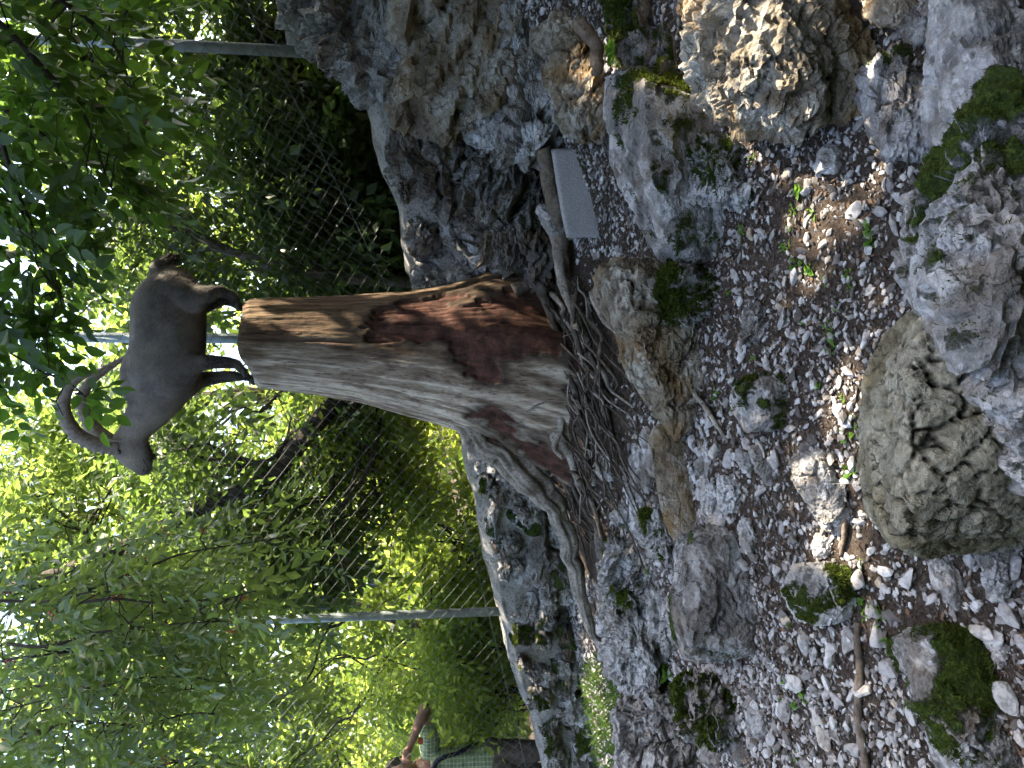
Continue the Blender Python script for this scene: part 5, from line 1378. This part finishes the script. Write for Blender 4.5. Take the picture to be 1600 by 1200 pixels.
# ------------------------------------------------------------------ the visitor beyond the fence, taking a picture
PY = 6.35
def pp(x, y, d=0.0): return W(x, y, PY + d)
ps = px(pp(700, 1200))
pc = pp(700, 1198)
X0 = pc[0]; hz = pp(603, 1198)[2]; gz0 = gz(X0, PY)
Hh = hz - gz0                       # standing height
print('person height', Hh)
def b(dx, dz, dy=0.0): return np.array([X0 + dx, PY + dy, hz - dz])
person = thing('person', 'visitor in green checked shirt and grey-brown trousers raising a camera beyond the fence', 'person', (X0, PY, gz0))
shoulder = .31; hip = .80
def chain(*a): return ('chain', list(a))
elbow = pp(664, 1106, -.10); hand = pp(640, 1168, -.24)
elbow2 = b(-.40, .36, -.12); hand2 = b(-.02, .20, -.25)
sk = [('ell', b(0, .125, -.02), (.078, .098, .118)), chain((b(0, .19, -.045), .058), (b(0, .215, -.05), .046)), chain((b(0, .2, 0), .055), (b(0, .30, .01), .062)),
      chain((b(0, .36), .13), (b(0, .5), .135), (b(0, .66), .125), (b(0, .80), .14)), chain((b(-.17, .345), .062), (b(.17, .345), .062)),
      chain((b(.175, .345, 0), .058), ((b(.175, .345, 0) + elbow) / 2, .048), (elbow, .040)), chain((elbow, .040), (elbow * .65 + hand * .35, .043), (elbow * .3 + hand * .7, .032), (hand, .025)),
      chain((b(-.175, .345, 0), .058), (elbow2, .040)), chain((elbow2, .040), (hand2, .026)),
      chain((b(.09, .84), .095), (b(.10, 1.22, -.01), .068), (b(.105, Hh - .09, .02), .046)), chain((b(-.09, .84), .095), (b(-.10, 1.22, -.01), .068), (b(-.105, Hh - .09, .02), .046)),
      chain((b(.105, Hh - .05, .02), .042), (b(.115, Hh - .035, -.15), .034)), chain((b(-.105, Hh - .05, .02), .042), (b(-.115, Hh - .035, -.15), .034)),
      ('ell', b(0, .135, -.105), (.014, .022, .024)), ('ell', b(.079, .13, 0), (.012, .02, .03)), ('ell', b(-.079, .13, 0), (.012, .02, .03))]
# palms and fingers holding the camera
for hnd, s in ((hand, 1), (hand2, -1)):
    palm = hnd + np.array([-.02 * s, -.015, .015]); sk.append(chain((hnd, .026), (palm, .030), (palm + np.array([-.02 * s, -.01, .02]), .026)))
    for q, L in enumerate((.052, .060, .056, .044)):
        a0 = palm + np.array([-.028 * s, -.012, .035 - q * .019]); a1 = a0 + np.array([-.026 * s, -.022, .004]); a2 = a1 + np.array([-.020 * s, .016 - .004 * q, 0]) * (L / .056)
        sk.append(chain((a0, .0095), (a1, .009), (a2, .0075)))
    sk.append(chain((palm + np.array([0, .005, .02]), .012), (palm + np.array([-.028 * s, .018, .038]), .010), (palm + np.array([-.05 * s, .016, .03]), .008)))
co, tr = fuse('body', sk, .0095, None, person, 4, .5)
t = NT('skin'); n = t.noise(t.coord(), 30, 3, .5); M['skin'] = t.done(t.ramp(n, [(.3, (.22, .12, .085)), (.7, (.30, .17, .125))]), .55, None, .35)
obj('body', co, tr, M['skin'], person)
# clothes: own shells over the body
t = NT('checked_shirt'); tc = t.coord((1, 1, 1)); sx = t.node('ShaderNodeSeparateXYZ'); t.link(tc, sx.inputs[0])
def stripes(o, f, th): return t.math('GREATER_THAN', t.math('FRACT', t.math('MULTIPLY', o, f)), th)
lx, lz = stripes(sx.outputs['X'], 34, .74), stripes(sx.outputs['Z'], 34, .74); lx2, lz2 = stripes(sx.outputs['X'], 11.3, .62), stripes(sx.outputs['Z'], 11.3, .62)
c = t.mix(t.math('MULTIPLY', t.math('ADD', lx2, lz2), .4), (.20, .27, .15), (.10, .155, .095))
c = t.mix(t.math('MULTIPLY', t.math('ADD', lx, lz), .42, True), c, (.48, .56, .38))
nn = t.noise(tc, 14, 4, .6); M['shirt'] = t.done(c, .85, t.bump(nn, .6, .03), .15)
mid_e = b(.175, .345, 0) * .45 + elbow * .55; mid_e2 = b(-.175, .345, 0) * .45 + elbow2 * .55
co, tr = fuse('shirt', [chain((b(0, .30), .078), (b(0, .37), .148), (b(0, .5), .158), (b(0, .64), .155), (b(0, .80), .168)), chain((b(-.18, .345), .080), (b(.18, .345), .080)), chain((b(.17, .345), .078), (mid_e, .068)), chain((b(-.17, .345), .078), (mid_e2, .068))], .011, None, person, 4, .5)
co += vnormals(co, tr) * (.010 * fbm(co * np.array([9, 9, 5]), 71, 4))[:, None]
shirt = obj('shirt', co, tr, M['shirt'], person)
t = NT('trousers'); n = t.noise(t.coord(), 20, 4, .6); M['trous'] = t.done(t.ramp(n, [(.3, (.07, .058, .05)), (.7, (.125, .105, .092))]), .9, t.bump(n, .6, .02), .1)
co, tr = fuse('trousers', [chain((b(0, .76), .15), (b(0, .86), .165)), chain((b(.09, .84), .112), (b(.10, 1.22, -.01), .088), (b(.105, Hh - .07, .02), .072)), chain((b(-.09, .84), .112), (b(-.10, 1.22, -.01), .088), (b(-.105, Hh - .07, .02), .072))], .011, None, person, 3, .5)
co += vnormals(co, tr) * (.012 * fbm(co * np.array([8, 8, 5]), 72, 4))[:, None]
obj('trousers', co, tr, M['trous'], person)
M['hair'] = plain('hair_dark', (.018, .014, .012), .6, .3, 0, .3, 60)
S4, T4 = ico(4); V = S4 * np.array([.088, .108, .118]) + b(0, .108, .012)
cut = (V[:, 1] < PY - .07) & (V[:, 2] < hz - .075); V[cut] = V[cut] * .0 + (b(0, .12, 0) + (V[cut] - b(0, .12, 0)) * .72)
low = V[:, 2] < hz - .17; V[low] = b(0, .15, .03) + (V[low] - b(0, .15, .03)) * .8
V += vnormals(V, T4) * (.006 * fbm(V * 40, 5, 3))[:, None]; obj('hair', V, T4, M['hair'], person)
M['strap'] = plain('strap_navy', (.012, .014, .03), .7, .2); M['shoe'] = plain('shoe', (.03, .028, .026), .6, .3)
sp = spline(np.array([b(-.12, .30, .03), b(-.02, .335, -.135), b(.13, .40, -.165), b(.165, .56, -.13), b(.14, .72, .06)]), 30)
V, Q = tube(sp, .019, 8); C_ = np.vstack([np.repeat(sp, 8, 0), sp[:1], sp[-1:]]); V = C_ + (V - C_) * np.array([1, .45, 1.2]); obj('strap', V, Q, M['strap'], person)
for s in (-1, 1):
    V, Q = tube(spline(np.array([b(.105 * s, Hh - .05, .06), b(.108 * s, Hh - .05, 0), b(.115 * s, Hh - .04, -.10), b(.118 * s, Hh - .035, -.19)]), 20), np.interp(np.linspace(0, 1, 20), [0, .3, .8, 1], [.05, .056, .046, .03]), 12)
    V[:, 2] = np.maximum(V[:, 2], gz0 - .02); obj('shoe', V, Q, M['shoe'], person)
# the camera held to the eye, a thing of its own
cb = thing('camera_body', 'black camera with an orange-red grip held up to the face of the visitor', 'camera', b(0, .13, -.20))
M['black'] = plain('camera_black', (.012, .012, .013), .4, .4); M['orange'] = plain('orange_red', (.40, .05, .02), .5, .3)
def boxm(c, s, bev=.006):
    bm = bmesh.new(); bmesh.ops.create_cube(bm, size=1); bmesh.ops.scale(bm, verts=bm.verts, vec=s); bmesh.ops.bevel(bm, geom=bm.edges[:], offset=bev, segments=2, affect='EDGES')
    bmesh.ops.triangulate(bm, faces=bm.faces[:]); V = np.array([v.co[:] for v in bm.verts]) + c; T = np.array([[v.index for v in f.verts] for f in bm.faces]); bm.free(); return V, T
V, T = boxm(b(.015, .135, -.20), (.135, .055, .085)); obj('housing', V, T, M['black'], cb, None, False)
V, T = boxm(b(.005, .085, -.20), (.055, .05, .03)); obj('viewfinder', V, T, M['black'], cb, None, False)
V, Q = tube(np.array([b(.0, .138, -.22), b(0, .138, -.30), b(0, .138, -.305), b(0, .138, -.34)]), [.034, .034, .038, .038], 20); obj('lens', V, Q, M['black'], cb)
wc = hand * .72 + elbow * .28 + np.array([-.03, -.02, -.05])
V, T = boxm(wc, (.05, .025, .036)); wr = obj('wrist_pouch', V, T, M['orange'], person, None, False)
# ------------------------------------------------------------------ gravel, stones, litter, weeds
def stone_mat(name, cols):
    t = NT(name); geo = t.node('ShaderNodeNewGeometry').outputs['Position']
    n = t.noise(geo, 45, 5, .65); a = t.attr('rnd'); 
    c = t.ramp(a, cols)
    c = t.mix(t.ramp(n, [(.35, (.6, .6, .6)), (.55, (0, 0, 0))]), c, (.10, .09, .085))
    return t.done(c, .88, t.bump(n, .5, .008), .2)
M['gravel'] = stone_mat('gravel', [(0, (.065, .057, .053)), (.2, (.13, .12, .115)), (.42, (.245, .238, .236)), (.65, (.34, .335, .34)), (.86, (.46, .465, .475)), (1, (.36, .30, .23))])
r = np.random.default_rng(17)
N0 = 185000
xi = r.uniform(860, 1640, N0); yi = r.uniform(-40, 1240, N0)
def ground_many(xi, yi):
    d = FWD[None] * FPX + RGT[None] * (600 - yi)[:, None] - UPV[None] * (xi - 800)[:, None]
    lo = np.full(len(xi), 1.0); hi = np.full(len(xi), 7.0)
    # march coarse, then bisect
    Ys = np.linspace(1.2, 6.6, 60); hit = np.full(len(xi), np.nan); prev = 1.0
    for Y in Ys:
        P_ = CAM + d * (Y / d[:, 1])[:, None]; bel = (P_[:, 2] < ground_z(P_[:, 0], P_[:, 1])) & np.isnan(hit)
        hit[bel] = Y; lo[bel] = prev; prev = Y
    hi = np.where(np.isnan(hit), 6.6, hit); lo = np.where(np.isnan(hit), 6.5, lo)
    for _ in range(7):
        m = (lo + hi) / 2; P_ = CAM + d * (m / d[:, 1])[:, None]; bel = P_[:, 2] < ground_z(P_[:, 0], P_[:, 1])
        hi = np.where(bel, m, hi); lo = np.where(bel, lo, m)
    return CAM + d * (hi / d[:, 1])[:, None]
# uniform over the ground, denser where stones gather
X = r.uniform(-3.2, 2.6, N0); Yg = 1.5 + 4.2 * r.random(N0) ** 1.0
half = .50 * Yg + .75
ok = np.abs(X) < half
ok &= ~((Yg > 4.0) & (X > -1.2))
xq, yq, _ = proj(np.stack([X, Yg, ground_z(X, Yg)], 1)); ok &= ~((xq < 985 - .0004 * (yq - 600) ** 2) & (yq > 400) & (yq < 860) & (r.random(N0) < .85))
dens = fbm(np.stack([X * 1.6, Yg * 1.6, X * 0], 1), 3, 3)
ok &= r.random(N0) < np.clip(.72 + .4 * dens, .3, 1)
X, Yg = X[ok], Yg[ok]; Zg = ground_z(X, Yg)
size = np.clip(r.lognormal(math.log(.0064), .50, len(X)), .003, .026)
S1, T1 = ico(1)
shapes = []
for k in range(10):
    q = np.random.default_rng(40 + k); shapes.append(S1 * (1 + q.uniform(-.3, .25, (len(S1), 1))) * np.array([1.3, .85, .5]))
def rot_stack(n, r, tilt=.35):
    a = r.uniform(0, 2 * math.pi, n); tx, ty = r.normal(0, tilt, n), r.normal(0, tilt, n)
    ca, sa = np.cos(a), np.sin(a); Z = np.zeros(n); O = np.ones(n)
    Rz = np.stack([np.stack([ca, -sa, Z], 1), np.stack([sa, ca, Z], 1), np.stack([Z, Z, O], 1)], 1)
    Rx = np.stack([np.stack([O, Z, Z], 1), np.stack([Z, np.cos(tx), -np.sin(tx)], 1), np.stack([Z, np.sin(tx), np.cos(tx)], 1)], 1)
    Ry = np.stack([np.stack([np.cos(ty), Z, np.sin(ty)], 1), np.stack([Z, O, Z], 1), np.stack([-np.sin(ty), Z, np.cos(ty)], 1)], 1)
    return Rz @ Rx @ Ry
# nothing lies under the boulders
inside = np.zeros(len(X), bool)
for c_, N_, D_ in HULLS:
    q = np.stack([X, Yg, Zg + .01], 1) - c_; near = np.where(np.linalg.norm(q[:, :2], axis=1) < 1.2)[0]
    inside[near] |= ((q[near] @ N_.T) < D_[None] * .97).all(axis=1)
X, Yg, Zg, size = X[~inside], Yg[~inside], Zg[~inside], size[~inside]
OV = np.array([[1, 0, 0], [-1, 0, 0], [0, 1, 0], [0, -1, 0], [0, 0, 1], [0, 0, -1.]]); OT = np.array([[0, 2, 4], [2, 1, 4], [1, 3, 4], [3, 0, 4], [2, 0, 5], [1, 2, 5], [3, 1, 5], [0, 3, 5]])
shapes2 = []
for k in range(10):
    q = np.random.default_rng(60 + k); shapes2.append((OV + q.normal(0, .18, OV.shape)) * np.array([1.35, .95, .6]))
R3 = rot_stack(len(X), r); which = r.integers(0, 10, len(X)); Vs, Ts, Rn, off = [], [], [], 0; ntri = 0
for sh_, TT, msk in ((shapes, T1, (size >= .0085) & (np.abs(X) < .55 * Yg + .1)), (shapes2, OT, (size < .0085) | (np.abs(X) >= .55 * Yg + .1))):
    for k in range(10):
        m = (which == k) & msk; n = m.sum(); S_ = sh_[k]
        V = np.einsum('nij,vj->nvi', R3[m] * size[m][:, None, None], S_) + np.stack([X[m], Yg[m], Zg[m] + size[m] * .22], 1)[:, None, :]
        Vs.append(V.reshape(-1, 3)); Ts.append((TT[None] + (np.arange(n) * len(S_))[:, None, None] + off).reshape(-1, 3)); Rn.append(np.repeat(r.random(n) * (.95 if TT is T1 else .62), len(S_))); off += n * len(S_); ntri += n * len(TT)
gv = obj('gravel', np.vstack(Vs), np.vstack(Ts), M['gravel'], None, {'rnd': np.concatenate(Rn)}, False)
tagit(gv, 'pale limestone gravel strewn over the dark soil', None, None, 'stuff')
print('gravel', len(X), 'tris', ntri)
# larger chips that can be told apart: pieces of the ground
nchip = 0; lib = []
for k, Vs in enumerate(stone_meshes):
    for c_ in (.30, .6, .8, .95): lib.append(mesh('stone', Vs, T3, M['gravel'], {'rnd': np.full(len(Vs), min(1, c_ + .02 * k % .1))}, False))
while nchip < 290:
    x, y = r.uniform(980, 1600), r.uniform(0, 1200)
    if vnoise(np.array([[x / 170, y / 170, 0.]]), 19)[0] < r.uniform(-.7, .5): continue
    p = on_ground(x, y); s = float(np.clip(r.lognormal(math.log(.015), .36), .009, .036))
    m = Matrix.Translation(Vector(p + np.array([0, 0, s * .18]))) @ Matrix.Rotation(r.uniform(0, 6.28), 4, 'Z') @ Matrix.Rotation(r.normal(0, .3), 4, 'X') @ Matrix.Diagonal((s * r.uniform(.8, 1.3), s, s * r.uniform(.8, 1.5), 1))
    inst('stone', lib[r.integers(0, len(lib))], m, ground); nchip += 1
# fist-sized loose stones, each a thing
cent = [(1185, 628, .05), (1120, 705, .06), (1100, 770, .05), (1160, 880, .05), (1085, 690, .045), (1205, 650, .05), (1225, 500, .04), (1245, 430, .035), (1172, 455, .03), (1065, 735, .05), (1345, 905, .05), (1365, 950, .045), (1262, 1005, .05), (1245, 1065, .045), (1310, 1090, .04), (1210, 1150, .05), (1375, 1000, .045), (1390, 1040, .05), (1500, 830, .04), (1420, 905, .04), (1560, 1000, .05), (1580, 960, .045), (1300, 1020, .045), (1420, 310, .04), (1340, 330, .035), (1400, 350, .04), (1260, 300, .03), (1150, 430, .03), (1290, 1150, .05), (1340, 1170, .05), (1230, 1110, .05), (1180, 1100, .04), (1110, 660, .04), (1140, 720, .05), (1190, 700, .04), (1215, 720, .045), (1540, 985, .04), (1350, 1080, .045), (1330, 1000, .04), (1200, 565, .035), (1215, 585, .03), (1100, 860, .04), (1060, 1045, .05), (1280, 1120, .04), (1575, 1080, .05), (1590, 890, .04)]
SHORT = {0: 'the huge cracked olive boulder', 1: 'the huge mossy grey boulder', 4: 'the boulder with the mossy hollow face', 6: 'the large layered ochre boulder', 7: 'the white wedge rock', 8: 'the big leaning slab', 19: 'the mossy round boulder', 20: 'the long ledge rock', 21: 'the small oblong rock', 22: 'the cube-like rock', 23: 'the plank-shaped slab', 24: 'the big blocky boulder', 27: 'the mossy knobbly boulder', 28: 'the mossy cube-shaped boulder', 29: 'the flat slab with the moss pad', 30: 'the white edged slab', 31: 'the long mossy boulder', 33: 'the smooth grey wedge stone', 34: 'the pale angular stone'}
def beside(p):
    best = min(SHORT, key=lambda i: np.linalg.norm(HULLS[i][0][:2] - p[:2])); return SHORT[best]
for k, (x, y, s) in enumerate(cent):
    p = on_ground(x, y); Vs = stone_meshes[k % len(stone_meshes)]
    me = mesh('loose_stone', Vs, T3, M['gravel'], {'rnd': np.full(len(Vs), .45 + .5 * r.random())}, False)
    s0 = s; s = s * .8; m = Matrix.Translation(Vector(p + np.array([0, 0, s * .25]))) @ Matrix.Rotation(r.uniform(0, 6.28), 4, 'Z') @ Matrix.Rotation(r.normal(0, .35), 4, 'X') @ Matrix.Diagonal((s * r.uniform(.8, 1.2), s * r.uniform(.7, 1), s * r.uniform(.8, 1.4), 1))
    tagit(inst('loose_stone', me, m), ('larger' if s0 > .045 else 'smaller') + ' loose pale limestone chunk on the gravel near ' + beside(p), 'stone', 'loose limestone chunks on the gravel')
# leaf litter and bark bits
M['litter'] = stone_mat('leaf_litter', [(0, (.03, .02, .014)), (.5, (.085, .05, .03)), (1, (.17, .105, .06))])
n = 9000; Xl = r.uniform(-2.2, 2.0, n); Yl = r.uniform(1.5, 4.4, n); ok = np.abs(Xl) < .55 * Yl; Xl, Yl = Xl[ok], Yl[ok]; n = len(Xl)
R3 = rot_stack(n, r, .5); s = r.uniform(.005, .016, n); q = np.array([[-1, 0, 0], [0, .45, .15], [1, 0, .1], [0, -.45, .1]])
V = np.einsum('nij,vj->nvi', R3 * s[:, None, None], q) + np.stack([Xl, Yl, ground_z(Xl, Yl) + .006], 1)[:, None, :]
T = (np.array([[0, 3, 1], [3, 2, 1]])[None] + (np.arange(n) * 4)[:, None, None]).reshape(-1, 3)
lt_ = obj('leaf_litter', V.reshape(-1, 3), T, M['litter'], None, {'rnd': np.repeat(r.random(n), 4)}, False); tagit(lt_, 'brown leaf litter and bark crumbs between the gravel', None, None, 'stuff')
# weeds: small seedlings, each a thing
M['weed'] = leaf_material('weed_green', [(0, (.05, .12, .015)), (.5, (.08, .19, .02)), (1, (.13, .25, .03))], .45, (.35, .65, .08))
def weed_mesh(seed, n=9, L=.035, w=.3):
    r = np.random.default_rng(seed); Vs, Ts = [], []; off = 0
    for k in range(n):
        a = r.uniform(0, 6.28); el = r.uniform(.3, 1.2); l = L * r.uniform(.5, 1.2); d = np.array([math.cos(a) * math.cos(el), math.sin(a) * math.cos(el), math.sin(el)]); s_ = np.array([-math.sin(a), math.cos(a), 0]) * l * w
        b0 = r.normal(0, .25 * L, 3) * np.array([1, 1, 0]); m_ = b0 + d * l * .55; t_ = b0 + d * l + np.array([0, 0, -.25 * l])
        Vs += [b0, m_ + s_, t_, m_ - s_]; Ts += [(off, off + 1, off + 2), (off, off + 2, off + 3)]; off += 4
    return mesh('weed', np.array(Vs), np.array(Ts), M['weed'], {'rnd': r.random(len(Vs))}, False)
wl_ = [weed_mesh(s, 8 + s % 7, .03 + .004 * (s % 4), .28 if s % 2 else .10) for s in range(10)]
spots = [(1175, 250), (1190, 215), (1240, 330), (1250, 300), (1270, 330), (1235, 360), (1232, 385), (1245, 415), (1290, 440), (1265, 420), (1312, 480), (1325, 430), (1328, 450), (1362, 370), (1180, 560), (1305, 545), (1300, 520), (1325, 685), (1335, 660), (1280, 600), (1345, 905), (1350, 940), (1355, 960), (1375, 960), (1382, 1000), (1235, 975), (1230, 1070), (1245, 1100), (1225, 1090), (1255, 1085), (1420, 1095), (1215, 1170), (1245, 1180), (1160, 360), (1120, 620), (1140, 455), (1318, 620), (1330, 740), (1345, 880), (1210, 620), (1260, 500)]
for k, (x, y) in enumerate(spots):
    p = on_ground(x, y); s = r.uniform(.7, 1.25)
    tagit(inst('weed', wl_[k % 10], Matrix.Translation(Vector(p)) @ Matrix.Rotation(r.uniform(0, 6.28), 4, 'Z') @ Matrix.Scale(s, 4)), 'tiny bright green ' + ('thin-bladed' if (k % 10) % 2 == 0 else 'round-leaved') + ' seedling in the gravel near ' + beside(p), 'weed', 'green seedlings in the gravel')
def bigger_weed(x, y, Y, lab, seed, s):
    p = on_ground(x, y) if Y is None else W(x, y, Y)
    tagit(inst('weed', weed_mesh(seed, 16, .05, .25), Matrix.Translation(Vector(p)) @ Matrix.Scale(s, 4)), lab, 'weed')
bigger_weed(960, 75, 3.2, 'leafy green seedling growing out of the rock pile by the branch end', 301, 1.3)
bigger_weed(1045, 1048, None, 'bright green leafy weed beside the blocky boulder', 302, 1.6)
bigger_weed(1010, 892, None, 'fresh green weed between the roots and the blocky boulder', 303, 1.2)
bigger_weed(975, 820, None, 'pale green weed sprouting among the roots', 304, 1.0)
bigger_weed(905, 635, 4.05, 'tiny green weed among the tangled roots under the stump', 305, .9)
# grass by the wall
M['grass'] = leaf_material('grass_green', [(0, (.035, .07, .014)), (.5, (.055, .11, .022)), (1, (.10, .16, .035))], .35, (.28, .45, .08))
n = 1300; xi = r.uniform(915, 975, n); yi = r.uniform(1030, 1260, n); yi = yi - (xi - 915) * .3
Pg = ground_many(xi, yi); a = r.uniform(0, 6.28, n); l = r.uniform(.03, .085, n); d = np.stack([np.cos(a) * .55, np.sin(a) * .55, np.ones(n)], 1); d /= np.linalg.norm(d, axis=1, keepdims=True)
s_ = np.stack([-np.sin(a), np.cos(a), a * 0], 1) * .0022
V = np.stack([Pg - s_, Pg + s_, Pg + d * l[:, None] * .6 + s_ * .6, Pg + d * l[:, None] + np.stack([np.cos(a), np.sin(a), a * 0 - .2], 1) * l[:, None] * .3], 1).reshape(-1, 3)
T = (np.array([[0, 1, 2], [0, 2, 3]])[None] + (np.arange(n) * 4)[:, None, None]).reshape(-1, 3)
gr = obj('grass', V, T, M['grass'], None, {'rnd': np.repeat(r.random(n), 4)}, False); tagit(gr, 'strip of bright green grass between the wall and the boulders', None, None, 'stuff')
# moss: short tufts standing on the mossy rocks
M['moss'] = leaf_material('moss_tuft', [(0, (.012, .020, .004)), (.5, (.04, .06, .008)), (1, (.11, .14, .022))], .3, (.2, .26, .03), .8, .1)
nm = 0
for k, (o, V, T, N, ms) in enumerate(MOSSB):
    x_, y_, dep = proj(V); tm = ms[T].mean(1); n2 = fbm(V[T[:, 0]] * 24, 7, 3)
    ok = np.where((tm + .45 * n2 > .52) & ((N[T[:, 0]] * (CAM - V[T[:, 0]])).sum(1) > -.3))[0]
    if not len(ok): continue
    ar = np.linalg.norm(np.cross(V[T[ok, 1]] - V[T[ok, 0]], V[T[ok, 2]] - V[T[ok, 0]]), axis=1) / 2
    cnt = int(np.clip(ar.sum() * 42000, 40, 7000)); cnt = cnt if o.parent is None else min(cnt, 500)
    pk_ = ok[r.choice(len(ok), cnt, p=ar / ar.sum())]; w_ = r.dirichlet((1, 1, 1), cnt)
    p = (V[T[pk_]] * w_[:, :, None]).sum(1); nn = N[T[pk_, 0]] + r.normal(0, .45, (cnt, 3)); nn /= np.linalg.norm(nn, axis=1, keepdims=True)
    sd_ = np.cross(nn, r.normal(0, 1, (cnt, 3))); sd_ /= np.linalg.norm(sd_, axis=1, keepdims=True); l = r.uniform(.006, .017, cnt) * np.clip(dep.mean() / 2.5, .8, 1.5); wd = l * .16
    VV = np.stack([p - sd_ * wd[:, None], p + sd_ * wd[:, None], p + nn * l[:, None]], 1).reshape(-1, 3)
    po = o if o.parent is None else o
    m_ = obj('moss', VV, np.arange(len(VV)).reshape(-1, 3), M['moss'], None, {'rnd': np.repeat(np.clip(r.normal(.45, .25, cnt), 0, 1), 3)}, False)
    m_.data.transform(Matrix.Translation(Vector(-ORG[o.name]))); m_.parent = o; m_.location = (0, 0, 0); m_['kind'] = 'stuff'; nm += cnt
print('moss', nm)
